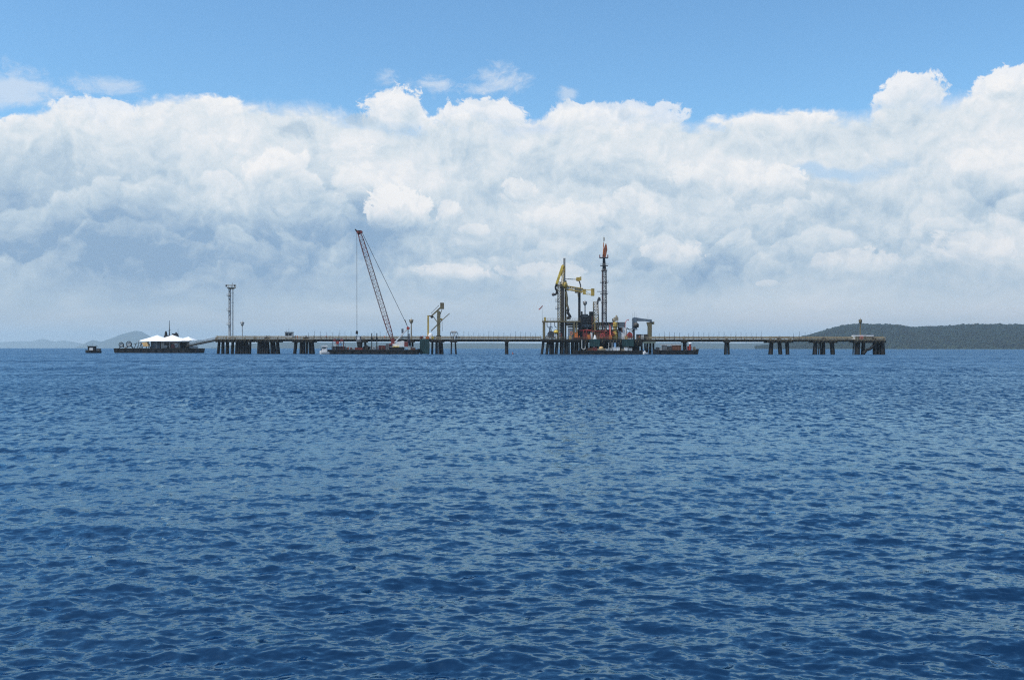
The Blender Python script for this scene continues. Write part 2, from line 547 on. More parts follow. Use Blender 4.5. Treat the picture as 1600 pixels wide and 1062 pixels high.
class MB:
    def __init__(s): s.v = []; s.f = []
    def add(s, vs, fs):
        n = len(s.v); s.v += [tuple(v) for v in vs]; s.f += [tuple(i + n for i in f) for f in fs]; return s
    def box(s, x0, x1, y0, y1, z0, z1):
        if x0 > x1: x0, x1 = x1, x0
        if z0 > z1: z0, z1 = z1, z0
        vs = [(x, y, z) for z in (z0, z1) for x, y in ((x0, y0), (x1, y0), (x1, y1), (x0, y1))]
        return s.add(vs, [(3, 2, 1, 0), (4, 5, 6, 7), (0, 1, 5, 4), (1, 2, 6, 5), (2, 3, 7, 6), (3, 0, 4, 7)])
    def tube(s, p, q, r0, r1=None, n=8, cap=True, ph=0.0):
        p, q = Vector(p), Vector(q); r1 = r0 if r1 is None else r1
        d = q - p
        if d.length < 1e-6: return s
        d.normalize()
        a = Vector((0, 0, 1)) if abs(d.z) < 0.9 else Vector((1, 0, 0))
        u = d.cross(a).normalized(); w = d.cross(u).normalized()
        vs = []
        for c, r in ((p, r0), (q, r1)):
            for i in range(n):
                t = 2 * math.pi * i / n + ph
                vs.append(c + u * (math.cos(t) * r) + w * (math.sin(t) * r))
        fs = [(i, i + n, (i + 1) % n + n, (i + 1) % n) for i in range(n)]
        if cap: fs += [tuple(range(n)), tuple(range(2 * n - 1, n - 1, -1))]
        return s.add(vs, fs)
    def bar(s, p, q, w): return s.tube(p, q, w * 0.707, n=4, ph=math.pi / 4)
    def path(s, pts, r, n=6):
        for a, b in zip(pts[:-1], pts[1:]): s.tube(a, b, r, n=n)
        return s
    def prism(s, pts, y0, y1):
        """closed outline given as (x, z) pairs, counter-clockwise seen from the camera"""
        n = len(pts)
        vs = [(x, y0, z) for x, z in pts] + [(x, y1, z) for x, z in pts]
        return s.add(vs, [tuple(range(n)), tuple(range(2 * n - 1, n - 1, -1))] + [((i + 1) % n, i, i + n, (i + 1) % n + n) for i in range(n)])
    def ball(s, c, r, n=8, m=5, sx=1, sy=1, sz=1):
        c = Vector(c); vs = [c + Vector((0, 0, r * sz))]
        for j in range(1, m):
            t = math.pi * j / m
            for i in range(n):
                a = 2 * math.pi * i / n
                vs.append(c + Vector((math.sin(t) * math.cos(a) * r * sx, math.sin(t) * math.sin(a) * r * sy, math.cos(t) * r * sz)))
        vs.append(c - Vector((0, 0, r * sz))); L = len(vs) - 1
        fs = [(0, 1 + i, 1 + (i + 1) % n) for i in range(n)]
        for j in range(m - 2):
            for i in range(n):
                a = 1 + j * n + i; b = 1 + j * n + (i + 1) % n
                fs.append((a, a + n, b + n, b))
        k = 1 + (m - 2) * n
        fs += [(k + i, L, k + (i + 1) % n) for i in range(n)]
        return s.add(vs, fs)
    def lathe(s, c, prof, n=12):
        """prof = [(radius, z)] from the bottom up, about the vertical through c"""
        cx, cy, cz = c; vs = []
        for r, z in prof:
            for i in range(n):
                a = 2 * math.pi * i / n; vs.append((cx + r * math.cos(a), cy + r * math.sin(a), cz + z))
        fs = []
        for j in range(len(prof) - 1):
            for i in range(n):
                a = j * n + i; b = j * n + (i + 1) % n; fs.append((a, b, b + n, a + n))
        fs.append(tuple(range(n - 1, -1, -1))); L = (len(prof) - 1) * n; fs.append(tuple(range(L, L + n)))
        return s.add(vs, fs)
    def ring(s, c, R_, r, axis='y', n=14, m=6):
        vs = []; c = Vector(c)
        for i in range(n):
            a = 2 * math.pi * i / n
            for j in range(m):
                b = 2 * math.pi * j / m; q = R_ + r * math.cos(b); h = r * math.sin(b)
                u, w = q * math.cos(a), q * math.sin(a)
                vs.append(c + (Vector((u, h, w)) if axis == 'y' else Vector((h, u, w)) if axis == 'x' else Vector((u, w, h))))
        fs = [(i * m + j, i * m + (j + 1) % m, ((i + 1) % n) * m + (j + 1) % m, ((i + 1) % n) * m + j) for i in range(n) for j in range(m)]
        return s.add(vs, fs)
    def truss(s, p, q, w0, w1=None, bays=8, rc=0.1, rb=0.05, d=None, nc=6):
        """square lattice between two points: four chords, frames and zigzag braces"""
        p, q = Vector(p), Vector(q); w1 = w0 if w1 is None else w1
        dr = (q - p).normalized(); U = Vector((0, 1, 0)); W = dr.cross(U).normalized()
        def cs(t):
            c = p.lerp(q, t); h = (w0 + (w1 - w0) * t) / 2
            return [c + U * (a * h) + W * (b * h) for a, b in ((-1, -1), (1, -1), (1, 1), (-1, 1))]
        A, B = cs(0), cs(1)
        for a, b in zip(A, B): s.tube(a, b, rc, n=nc, cap=False)
        for k in range(bays):
            a, b = cs(k / bays), cs((k + 1) / bays)
            for i in range(4):
                j = (i + 1) % 4
                s.tube(a[i], a[j], rb, n=4, cap=False)
                if k % 2: s.tube(a[i], b[j], rb, n=4, cap=False)
                else: s.tube(a[j], b[i], rb, n=4, cap=False)
        e = cs(1)
        for i in range(4): s.tube(e[i], e[(i + 1) % 4], rb, n=4, cap=False)
        return s
    def rail(s, p, q, h=1.1, step=1.5, r=0.035, rails=2):
        p, q = Vector(p), Vector(q); L = (q - p).length; n = max(1, int(L / step)); up = Vector((0, 0, h))
        for i in range(n + 1):
            c = p.lerp(q, i / n); s.tube(c, c + up, r, n=4, cap=False)
        for k in range(rails):
            o = up * ((k + 1) / rails); s.tube(p + o, q + o, r, n=4, cap=False)
        return s
    def make(s, name, m, parent=None):
        me = bpy.data.meshes.new(name)
        off = Vector(parent['_o']) if parent is not None else Vector((0, 0, 0))
        me.from_pydata([(v[0] - off.x, v[1] - off.y, v[2] - off.z) for v in s.v], [], s.f)
        me.materials.append(m); me.update()
        o = bpy.data.objects.new(name, me); COL.objects.link(o)
        if parent is not None:
            o.parent = parent; o['_o'] = tuple(off)
        return o


def thing(name, label, cat, loc, group=None):
    o = bpy.data.objects.new(name, None); COL.objects.link(o)
    o.location = loc; o['_o'] = tuple(loc); o.empty_display_size = 0.5
    return tag(o, label, cat, group)


def solo(mb, name, m, label, cat, group=None):
    """a thing that is one mesh; its origin is moved to its base"""
    xs = np.array(mb.v); c = Vector(((xs[:, 0].min() + xs[:, 0].max()) / 2, (xs[:, 1].min() + xs[:, 1].max()) / 2, xs[:, 2].min()))
    mb.v = [(v[0] - c.x, v[1] - c.y, v[2] - c.z) for v in mb.v]
    o = mb.make(name, m); o.location = c
    return tag(o, label, cat, group)


def copy_tree(src, dx, label=None, group=None):
    c = src.copy(); COL.objects.link(c); c.location = Vector(src.location) + Vector(dx)
    if label: c['label'] = label
    if group: c['group'] = group
    for ch in list(src.children):
        k = ch.copy(); COL.objects.link(k); k.parent = c
        for g in list(ch.children):
            h = g.copy(); COL.objects.link(h); h.parent = k
    return c


# ------------------------------------------------------------------ materials
RUST = (0.10, 0.04, 0.02)
BLACK = mat('tarred_steel', (0.008, 0.008, 0.009), 0.75, var=0.4, dirt=(0.016, 0.011, 0.008))
PILE = mat('wet_dark_pile', (0.008, 0.0078, 0.008), 0.75, var=0.4, scale=0.4, dirt=(0.014, 0.012, 0.010))
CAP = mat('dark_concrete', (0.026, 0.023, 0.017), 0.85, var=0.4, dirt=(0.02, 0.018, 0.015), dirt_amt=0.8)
OLIVE = mat('olive_weathered_steel', (0.17, 0.145, 0.075), 0.6, var=0.3, dirt=RUST)
OCHRE = mat('ochre_paint', (0.52, 0.36, 0.07), 0.5, var=0.25, dirt=RUST, dirt_amt=0.5)
YEL = mat('yellow_paint', (0.76, 0.55, 0.09), 0.5, var=0.2, dirt=RUST, dirt_amt=0.35)
BEIGE = mat('beige_concrete', (0.36, 0.31, 0.22), 0.8, var=0.25, dirt=(0.12, 0.09, 0.07), dirt_amt=0.5)
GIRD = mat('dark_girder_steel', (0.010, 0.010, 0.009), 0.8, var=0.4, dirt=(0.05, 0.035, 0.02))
GALV = mat('galvanised_steel', (0.34, 0.34, 0.33), 0.5, 0.3, var=0.2, dirt=(0.12, 0.09, 0.07), dirt_amt=0.4)
DGREY = mat('dark_grey_steel', (0.07, 0.07, 0.072), 0.55, var=0.3, dirt=RUST, dirt_amt=0.5)
BGREY = mat('blue_grey_steel', (0.13, 0.17, 0.21), 0.5, var=0.2, dirt=(0.05, 0.05, 0.05))
MGREY = mat('mid_grey_panel', (0.16, 0.165, 0.17), 0.6, var=0.2, dirt=(0.06, 0.05, 0.045))
BROWN = mat('brown_cladding', (0.060, 0.052, 0.042), 0.7, var=0.3, dirt=(0.03, 0.02, 0.015))
WHITE = mat('white_paint', (0.78, 0.78, 0.77), 0.45, var=0.06, dirt=(0.4, 0.33, 0.26), dirt_amt=0.3)
CANVAS = mat('white_canvas', (0.85, 0.85, 0.84), 0.8, var=0.04)
RED = mat('red_paint', (0.42, 0.05, 0.035), 0.45, var=0.25, dirt=(0.15, 0.03, 0.02))
DRED = mat('oxide_red_paint', (0.20, 0.035, 0.028), 0.6, var=0.3, dirt=(0.05, 0.02, 0.02))
ORANGE = mat('orange_paint', (0.70, 0.20, 0.04), 0.5, var=0.2, dirt=(0.2, 0.07, 0.03))
TAN = mat('tan_canvas', (0.62, 0.40, 0.17), 0.8, var=0.2)
GREEN = mat('dark_green_panel', (0.012, 0.050, 0.050), 0.55, var=0.3, scale=0.3, dirt=(0.008, 0.02, 0.022))
GLASS = mat('dark_window', (0.02, 0.03, 0.04), 0.12, var=0.1)
BLUE = mat('light_blue_paint', (0.16, 0.30, 0.48), 0.5, var=0.2)
PALE = mat('pale_hull_paint', (0.50, 0.52, 0.52), 0.5, var=0.15, dirt=(0.2, 0.18, 0.15))
RUBBER = mat('black_rubber', (0.014, 0.014, 0.014), 0.8, var=0.3)
ROPE = mat('steel_wire', (0.10, 0.09, 0.085), 0.5, 0.3, var=0.2)
SKIN = mat('skin', (0.22, 0.12, 0.08), 0.6, var=0.1)
NAVY = mat('navy_cloth', (0.02, 0.03, 0.07), 0.9, var=0.2)
ORCL = mat('orange_cloth', (0.75, 0.16, 0.03), 0.9, var=0.15)
WHCL = mat('pale_cloth', (0.62, 0.62, 0.6), 0.9, var=0.1)
KHAKI = mat('khaki_cloth', (0.22, 0.19, 0.13), 0.9, var=0.15)
RUSTY = mat('rusty_steel', (0.16, 0.065, 0.035), 0.8, var=0.4, dirt=(0.05, 0.03, 0.02))

J = Frame(525.0)
DECK = 8.0                    # height of the jetty deck above the water

# ------------------------------------------------------------------ far land
def hill_mesh(name, D, outline, depth, m, label, rough_amp=0.0, seed=1, step=None, back=None):
    """solid ridge whose skyline follows the measured outline; (px, py) pairs"""
    F = Frame(D); g = np.random.default_rng(seed)
    xs = np.array([F.x(a) for a, b in outline]); zs = np.array([F.z(b, a) for a, b in outline])
    n = 260
    X = np.linspace(xs[0], xs[-1], n); Z = np.interp(X, xs, zs)
    k = np.ones(5) / 5; Z = np.convolve(np.pad(Z, 2, 'edge'), k, 'valid')
    nr = 26; vs = []; drop = D * D / (2 * EARTH)
    ph = g.uniform(0, 6.28, (12, 2)); fr = g.uniform(0.4, 3.0, (12, 2))
    for j in range(nr):
        t = j / (nr - 1)                       # 0 shore .. 1 far side
        hgt = math.sin(math.pi * min(1, t / 1.0)) ** 0.8 if t < 0.5 else math.sin(math.pi * t) ** 0.8
        for i in range(n):
            bump = sum(math.sin(fr[q, 0] * i * 0.12 + ph[q, 0] + 6 * t * fr[q, 1]) for q in range(6)) / 6
            h = (Z[i] + drop) * hgt * (1 + 0.18 * bump * (1 - hgt))
            yy = D - depth * 0.5 + depth * t + bump * depth * 0.05 * math.sin(math.pi * t)
            vs.append((X[i] * yy / D, yy, -drop - 2 + (h + 2) if 0 < j < nr - 1 else -drop - 2))
    fs = [(j * n + i, j * n + i + 1, (j + 1) * n + i + 1, (j + 1) * n + i) for j in range(nr - 1) for i in range(n - 1)]
    me = bpy.data.meshes.new(name); me.from_pydata(vs, [], fs); me.materials.append(m)
    me.polygons.foreach_set('use_smooth', [True] * len(fs)); me.update()
    o = bpy.data.objects.new(name, me); COL.objects.link(o); tag(o, label, kind='structure')
    return np.array(vs).reshape(nr, n, 3)


FOREST = mat('distant_forest', (0.016, 0.030, 0.018), 0.95, var=0.45, scale=0.03, dirt=(0.06, 0.07, 0.03), dirt_amt=0.5)
SHORE = mat('distant_shore', (0.035, 0.052, 0.028), 0.95, var=0.4, scale=0.02)
hill_mesh('mountains', 27000, [(-420, 536), (-250, 530), (-120, 534), (-40, 536), (0, 534.5), (30, 532.5), (50, 533.5), (66, 528.8), (85, 533.6), (100, 531.5),
                               (125, 536), (140, 541), (150, 543)], 1500, SHORE, 'far low mountains on the left horizon', seed=3)
hill_mesh('mountain', 21000, [(118, 543), (130, 537), (145, 531), (158, 533.8), (172, 529), (190, 522), (205, 518), (213, 516.6), (222, 518), (232, 524),
                              (245, 530), (262, 533), (290, 531.5), (312, 530.5), (335, 534), (362, 540), (380, 543)], 1400, SHORE,
          'hazy blue mountain behind the barge', seed=4)
hill_mesh('far_shore', 13000, [(330, 543), (380, 537), (450, 534), (520, 535), (600, 534.5), (680, 536), (760, 535.5), (850, 536.5), (960, 536), (1080, 535), (1150, 536),
                              (1230, 535), (1320, 535), (1400, 541)], 900, SHORE, 'low hazy far shore behind the jetty', seed=5)
HD = 4800
hv = hill_mesh('hill', HD, [(1180, 542), (1215, 538), (1240, 531), (1262, 525.5), (1275, 521), (1290, 517), (1305, 512.5), (1322, 508.5), (1340, 507), (1365, 508), (1385, 508),
                            (1405, 509), (1425, 513), (1450, 511), (1480, 510.5), (1500, 508.5), (1530, 508), (1555, 507.5), (1575, 508.5),
                            (1600, 508.5), (1700, 506), (1850, 512), (2000, 520)], 900, FOREST, 'wooded hill on the right horizon', seed=8)


def build_forest():
    g = np.random.default_rng(21)
    nr, n, _ = hv.shape
    t = (1 + 5 ** .5) / 2
    ico = np.array([(-1, t, 0), (1, t, 0), (-1, -t, 0), (1, -t, 0), (0, -1, t), (0, 1, t), (0, -1, -t), (0, 1, -t), (t, 0, -1), (t, 0, 1), (-t, 0, -1), (-t, 0, 1)]) / 1.9
    fi = np.array([(0, 11, 5), (0, 5, 1), (0, 1, 7), (0, 7, 10), (0, 10, 11), (1, 5, 9), (5, 11, 4), (11, 10, 2), (10, 7, 6), (7, 1, 8),
                   (3, 9, 4), (3, 4, 2), (3, 2, 6), (3, 6, 8), (3, 8, 9), (4, 9, 5), (2, 4, 11), (6, 2, 10), (8, 6, 7), (9, 8, 1)])
    K = 32000
    j = g.uniform(0.3, nr * 0.62, K); i = g.uniform(0, n - 2, K)
    j0, i0 = j.astype(int), i.astype(int); fj, fi_ = (j - j0)[:, None], (i - i0)[:, None]
    P = (hv[j0, i0] * (1 - fj) * (1 - fi_) + hv[j0 + 1, i0] * fj * (1 - fi_) + hv[j0, i0 + 1] * (1 - fj) * fi_ + hv[j0 + 1, i0 + 1] * fj * fi_)
    sz = g.lognormal(1.2, 0.33, K)
    big = g.random(K) < 0.03; sz[big] *= 1.5
    rnd = 1 + g.normal(0, 0.22, (K, 12, 1))
    V = ico[None] * rnd * sz[:, None, None] * np.array([1.15, 1.15, 0.9]) + P[:, None] + np.array([0, 0, 1])[None, None] * sz[:, None, None] * 0.2
    F_ = (fi[None] + (np.arange(K) * 12)[:, None, None]).reshape(-1, 3)
    me = bpy.data.meshes.new('forest'); V = V.reshape(-1, 3).astype(np.float32)
    me.vertices.add(len(V)); me.vertices.foreach_set('co', V.ravel())
    me.loops.add(F_.size); me.loops.foreach_set('vertex_index', F_.ravel().astype(np.int32))
    me.polygons.add(len(F_)); me.polygons.foreach_set('loop_start', np.arange(0, F_.size, 3, dtype=np.int32))
    me.polygons.foreach_set('loop_total', np.full(len(F_), 3, np.int32)); me.update(calc_edges=True)
    me.materials.append(mat('tree_crowns', (0.012, 0.026, 0.024), 0.9, var=0.6, scale=0.02, dirt=(0.030, 0.042, 0.026), dirt_amt=0.7))
    o = bpy.data.objects.new('forest', me); COL.objects.link(o); tag(o, 'dense green forest covering the hill', kind='stuff')
build_forest()
HF = Frame(HD - 180)
for (px, py, w), lab in zip([(1309, 519.5, 2.2), (1316, 518.6, 2.0), (1321.5, 518.2, 2.4), (1330.5, 519, 2.0)],
                            ['tiny white house on the wooded hill, leftmost of the four', 'tiny white house on the hill, second of the four from the left',
                             'slightly wider white house on the hill, third of the four', 'tiny white house on the hill nearest the lamp mast']):
    t = thing('house', lab, 'house', (HF.x(px), HF.D, HF.z(py + 2, px)), 'white houses on the hillside')
    x, z, w2 = HF.x(px), HF.z(py + 1.2, px), w * HF.k / 2
    MB().box(x - w2, x + w2, HF.D - 3, HF.D + 3, z - 4, z + 3.4).make('wall', WHITE, t)
    MB().prism([(x - w2 - .4, z + 3.4), (x + w2 + .4, z + 3.4), (x, z + 5.4)], HF.D - 3.3, HF.D + 3.3).make('roof', PALE, t)

# ------------------------------------------------------------------ jetty: pile groups
MOOR = 'pile groups carrying the jetty'
def pile_group(px0, px1, piles, label, depth=8.0, cap_z=(531.0, 535.2), braces=True, flare=0.0):
    y0 = J.D
    t = thing('pile_group', label, 'pile group', (J.x((px0 + px1) / 2), y0 + depth / 2, 0), MOOR)
    zt, zb = DECK - 0.35, DECK - 1.9
    xa, xb = J.x(px0), J.x(px1)
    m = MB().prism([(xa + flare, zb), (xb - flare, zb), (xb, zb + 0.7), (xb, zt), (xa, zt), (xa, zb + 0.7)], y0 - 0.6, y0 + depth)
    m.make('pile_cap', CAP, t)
    for k, (tx, bx, w) in enumerate(piles):
        r = max(0.4, w * J.k / 2)
        for q, dy in enumerate((0.9, 3.2)):
            if q: r *= 0.7
            sh = 0.0 if q == 0 else (0.25 if bx > tx else -0.25)
            MB().tube((J.x(tx), y0 + dy, zb + 0.1), (J.x(bx) + sh, y0 + dy + (-0.4 if q == 0 else 0.4), -3), r * 0.92, r * 1.04, n=12).make('pile', PILE, t)
    if braces:
        n = max(1, int((px1 - px0) / 6.0))
        for k in range(n):
            x = xa + (xb - xa) * (k + 0.25) / n
            MB().bar((x, y0 - 0.8, zb - 0.15), (x + 1.0, y0 - 0.8, zt - 0.05), 0.26).make('fender_strut', OLIVE, t)
            MB().ring((x + 0.25, y0 - 1.0, zb + 0.55), 0.42, 0.17).make('tyre_fender', RUBBER, t)
    return t

def dense(a, b, step, w, spread=0.0):
    n = int((b - a) / step) + 1; c = (a + b) / 2
    return [(a + (b - a) * i / max(1, n - 1), c + (a + (b - a) * i / max(1, n - 1) - c) * (1 + spread), w) for i in range(n)]

pile_group(337, 393, [(341, 338.8, 3.2), (347, 347, 4.0), (354, 354, 4.4), (362.3, 361.5, 3.6)] + dense(369, 383.5, 3.6, 3.9, 0.1) + [(385, 386.5, 3), (389.7, 389.5, 2.2)],
           'widest pile group at the left end of the jetty, under the tall signal tower')
pile_group(400, 437, dense(403.5, 417, 3.3, 4.2, 0.12) + [(423.5, 424, 4.0), (427, 429, 2.6), (432.5, 434, 4.4)],
           'second pile group from the left, a solid block of piles beside three separate ones')
pile_group(457, 491, [(461.5, 459, 4.8), (470, 469.5, 4.6), (474, 474, 4.2), (478.5, 478.5, 3.0), (483, 484, 3.6), (487, 488.5, 4.8)],
           'third pile group from the left, beside the small white boat')
pile_group(561, 573, [(564, 563, 3.2), (570, 571, 3.2)], 'two-legged pile bent behind the crane barge, under the hook block', 5.0, braces=False)
pile_group(637, 647, [(640, 640.5, 3.0), (644, 645, 3.2)], 'narrow two-legged pile bent behind the stern of the crane barge', 5.0, braces=False)
pile_group(672, 693, [(675.5, 675, 3.4), (682, 682, 4.2), (686.5, 687, 4.2), (690, 691.5, 3.4)], 'black pile group just right of the tall dark green fender panel')
pile_group(702, 715, [(705.3, 704.6, 2.2), (711.2, 712.6, 2.4)], 'slender pair of piles under the white mooring frame', 5.0, flare=0.6, braces=False)
pile_group(786, 797.5, [(791.6, 791.8, 5.6)], 'single stout pile bent standing alone in mid span left of the platform', 4.0, flare=1.1, braces=False)
pile_group(1064, 1076, [(1070.4, 1070.6, 6.0)], 'single stout pile bent behind the right-hand cargo barge', 4.0, flare=1.0, braces=False)
pile_group(1131, 1142.5, [(1135, 1134.6, 3.0), (1138.8, 1139.6, 3.0)], 'bent of two close piles alone right of the cargo barges', 4.0, flare=1.0, braces=False)
pile_group(1199, 1239, [(1206.5, 1204.8, 5.8), (1219, 1221, 5.6), (1231, 1231.8, 5.2)], 'pile group of three evenly spaced thick piles right of centre')
pile_group(1270, 1308, [(1275.8, 1274.3, 5.6), (1282.6, 1282.6, 2.4), (1288, 1288, 4.4), (1301.3, 1303, 6.0)], 'pile group of four unequal piles, second from the right end')
t = pile_group(1335, 1384, [(1337, 1336.6, 1.6), (1342, 1340.5, 6.4), (1351, 1350, 4.0), (1368.5, 1369, 5.6), (1374, 1375, 3.4), (1379.5, 1381, 7.0)],
           'last pile group at the right end of the jetty with a bent diagonal brace')
MB().path([J.p(1350, 552), J.p(1354, 546.5), J.p(1359.5, 545), J.p(1367, 538)], 0.75, 8).make('brace', PILE, t)

# ------------------------------------------------------------------ jetty: deck spans
SPAN = 'deck spans of the jetty'
def span(px0, px1, label, depth=1.15, posts=None, side='left'):
    x0, x1 = J.x(px0), J.x(px1); y0, y1 = J.D + 0.2, J.D + 5.2
    t = thing('deck_span', label, 'bridge span', ((x0 + x1) / 2, (y0 + y1) / 2, DECK - 0.3), SPAN)
    MB().box(x0, x1, y0 - 0.35, y1 + 0.35, DECK - 0.30, DECK).make('deck_slab', BEIGE, t)
    for yy in (y0, y1 - 0.5):
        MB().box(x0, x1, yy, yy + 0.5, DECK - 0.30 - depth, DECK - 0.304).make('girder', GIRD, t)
    m = MB(); n = max(2, int((x1 - x0) / 2.2))
    for i in range(n + 1):
        x = x0 + 0.1 + (x1 - x0 - 0.2) * i / n
        m.box(x - 0.07, x + 0.07, y0 - 0.14, y0 - 0.004, DECK - 0.3 - depth + 0.05, DECK - 0.31)
    m.make('stiffeners', OLIVE, t)
    for yy in (y0 - 0.2, y1 + 0.2):
        MB().rail((x0 + .05, yy, DECK), (x1 - .05, yy, DECK), 1.2, 1.4, 0.06, 2).make('railing', BEIGE, t)
    for yy, r, z in ((y0 + 1.0, 0.18, 0.45), (y0 + 1.7, 0.16, 0.85), (y0 + 2.3, 0.18, 1.25)):
        MB().tube((x0, yy, DECK + z), (x1, yy, DECK + z), r, n=8).make('pipe', OLIVE if r > .17 else BEIGE, t)
    m = MB()
    for i in range(n // 2 + 1):
        x = x0 + 0.3 + (x1 - x0 - 0.6) * i / max(1, n // 2)
        m.box(x - 0.1, x + 0.1, y0 + 0.6, y0 + 2.8, DECK, DECK + 0.24)
        m.box(x - 0.1, x + 0.1, y0 + 2.85, y0 + 3.0, DECK + .24, DECK + 1.7)
    m.make('pipe_supports', DGREY, t)
    if posts:
        for k, px in enumerate(posts):
            h = 3.1 + 0.9 * ((k * 7919) % 5) / 4
            MB().tube((J.x(px), y0 - 0.25, DECK), (J.x(px), y0 - 0.25, DECK + h), 0.095, 0.07, n=5).make('tall_post', DGREY, t)
    return t

def seq(a, b, s): 
    r = []; 
    while a < b: r.append(a); a += s
    return r
span(336, 396.5, 'jetty deck span at the far left end under the signal tower')
span(396.7, 418, 'short jetty deck span between the first two pile groups')
span(418.2, 474, 'jetty deck span carrying the small white cabin')
span(474.2, 567, 'jetty deck span passing behind the bow of the crane barge', posts=seq(482, 560, 9.5))
span(567.2, 642, 'jetty deck span behind the crawler crane', posts=seq(575, 606, 9.5))
span(642.2, 682, 'jetty deck span beside the tall green fender panel')
span(682.2, 708, 'short jetty deck span right of the small loading arm')
span(708.2, 791.5, 'long jetty deck span with thin posts left of the lone stout pile bent', posts=seq(717, 788, 7.8))
span(791.7, 846, 'jetty deck span running up to the loading platform', posts=seq(798, 842, 7.8))
span(1010, 1070, 'jetty deck span leaving the loading platform over the right cargo barge', posts=seq(1030, 1068, 7.9))
span(1070.2, 1136.6, 'jetty deck span over the bow of the right cargo barge with thin posts', posts=seq(1076, 1134, 7.9))
span(1136.8, 1206, 'long open jetty deck span right of the two close piles', posts=seq(1142, 1196, 7.9))
span(1206.2, 1280, 'jetty deck span in front of the left foot of the wooded hill', depth=0.95, posts=seq(1240, 1268, 9))
span(1280.2, 1340, 'jetty deck span between the last two pile groups', depth=0.95)
span(1340.2, 1384, 'last jetty deck span at the right-hand end')

# mooring hooks on the pile groups
for px, lab in [(416, 'dark mooring hook block on the second pile group from the left'), (478, 'dark mooring hook block on the third pile group from the left'),
                (1218, 'dark peaked mooring hook block on the group of three thick piles'), (1288, 'dark mooring hook block on the group of four unequal piles'),
                (1366, 'dark mooring hook block near the right-hand end of the jetty')]:
    x = J.x(px); y = J.D + 0.9
    t = thing('mooring_hook', lab, 'mooring hook', (x, y, DECK), 'mooring hooks on the pile groups')
    MB().prism([(x - 1.1, DECK), (x + 1.1, DECK), (x + 0.75, DECK + .8), (x - 0.75, DECK + .8)], y - .8, y + .8).make('base', BLACK, t)
    MB().lathe((x, y, DECK + .8), [(0.5, 0), (0.42, .3), (.25, .55), (0.3, .75), (.1, .9)]).make('capstan', DGREY, t)
    MB().path([(x - .9, y - .9, DECK + .5), (x - 1.2, y - 1.0, DECK + .35), (x - 1.25, y - 1.0, DECK + .7)], 0.13, 6).make('hook', BLACK, t)

# ------------------------------------------------------------------ masts
def lamp_mast(px, top, label, F=J, base=None, w=0.2, y=2.0, mt=None, hw=2.2, z0=DECK):
    mt = mt or GALV
    x = F.x(px); yy = F.D + y; zt = F.z(top, px)
    t = thing('lamp_mast', label, 'lamp mast', (x, yy, z0), 'floodlight masts on the jetty')
    MB().tube((x, yy, z0), (x, yy, zt - 0.3), w * 1.5, w, n=8).make('pole', mt, t)
    MB().lathe((x, yy, zt - 2.2), [(.2, 0), (hw * .22, .3), (hw * .36, .9), (hw * .38, 1.6), (hw * .26, 2.2), (.15, 2.6)], 10).make('lamp_basket', mt, t)
    for k in range(4):
        a = k * math.pi / 2 + .5; c = (x + math.cos(a) * hw * .36, yy + math.sin(a) * hw * .36)
        MB().box(c[0] - .22, c[0] + .22, c[1] - .22, c[1] + .22, zt - .55, zt - .05).make('floodlight', MGREY, t)
    MB().tube((x, yy, zt - .3), (x, yy, zt + 1.1), .06, .03, n=5).make('lightning_rod', mt, t)
    return t
lamp_mast(377, 503, 'slim grey lamp mast just right of the tall signal tower', w=.16)
lamp_mast(642, 499, 'beige lamp mast behind the crane gantry, left of the green fender panel', w=.28, mt=BEIGE, hw=2.8)
lamp_mast(917, 469, 'tall slim lamp mast above the dark control building', w=.3, y=14, hw=3.0, z0=DECK)
lamp_mast(1346.3, 499, 'ochre lamp mast near the right end of the jetty, in front of the hill', w=.26, mt=OLIVE, hw=2.4)
lamp_mast(962, 497, 'short pale lamp mast on the platform behind the ochre pedestal', w=.3, y=9, hw=2.6, mt=BEIGE)

# tall signal tower, left
t = thing('signal_tower', 'tall thin signal tower with a round top platform at the left end of the jetty', 'tower', (J.x(359.5), J.D + 2.6, DECK))
zt = J.z(449, 358)
MB().truss((J.x(356.7), J.D + 2.5, DECK), (J.x(356.7), J.D + 2.5, zt), .8, bays=26, rc=.17, rb=.07).make('lattice', PALE, t)
MB().tube((J.x(360.2), J.D + 3.4, DECK), (J.x(360.2), J.D + 3.4, J.z(441, 358)), .17, .12, n=8).make('pole', GALV, t)
MB().tube((J.x(363), J.D + 2.5, DECK), (J.x(363), J.D + 2.5, zt), .10, n=6).make('downpipe', GALV, t)
for i in range(5):
    z = DECK + (zt - DECK) * (i + .5) / 5
    MB().tube((J.x(357), J.D + 2.6, z), (J.x(363), J.D + 2.6, z), .05, n=4).make('tie', GALV, t)
for py in (462, 485, 507.5):
    z = J.z(py, 356)
    MB().box(J.x(353), J.x(358.5), J.D + 1.3, J.D + 3.6, z - .12, z).make('landing', DGREY, t)
    MB().rail((J.x(353), J.D + 1.3, z), (J.x(358.5), J.D + 1.3, z), 1.1, .6, .05).make('railing', GALV, t)
cx = J.x(359.3)
MB().lathe((cx, J.D + 2.5, zt - .7), [(1.3, 0), (2.3, .5), (2.4, .7)], 14).make('top_platform', BEIGE, t)
m = MB().ring((cx, J.D + 2.5, zt + 1.4), 2.5, .07, 'z', 18, 4).ring((cx, J.D + 2.5, zt + .8), 2.4, .05, 'z', 18, 4)
for k in range(10):
    a = k * math.pi / 5; m.tube((cx + 2.3 * math.cos(a), J.D + 2.5 + 2.3 * math.sin(a), zt), (cx + 2.5 * math.cos(a), J.D + 2.5 + 2.5 * math.sin(a), zt + 1.4), .06, n=4)
m.make('railing', BEIGE, t)
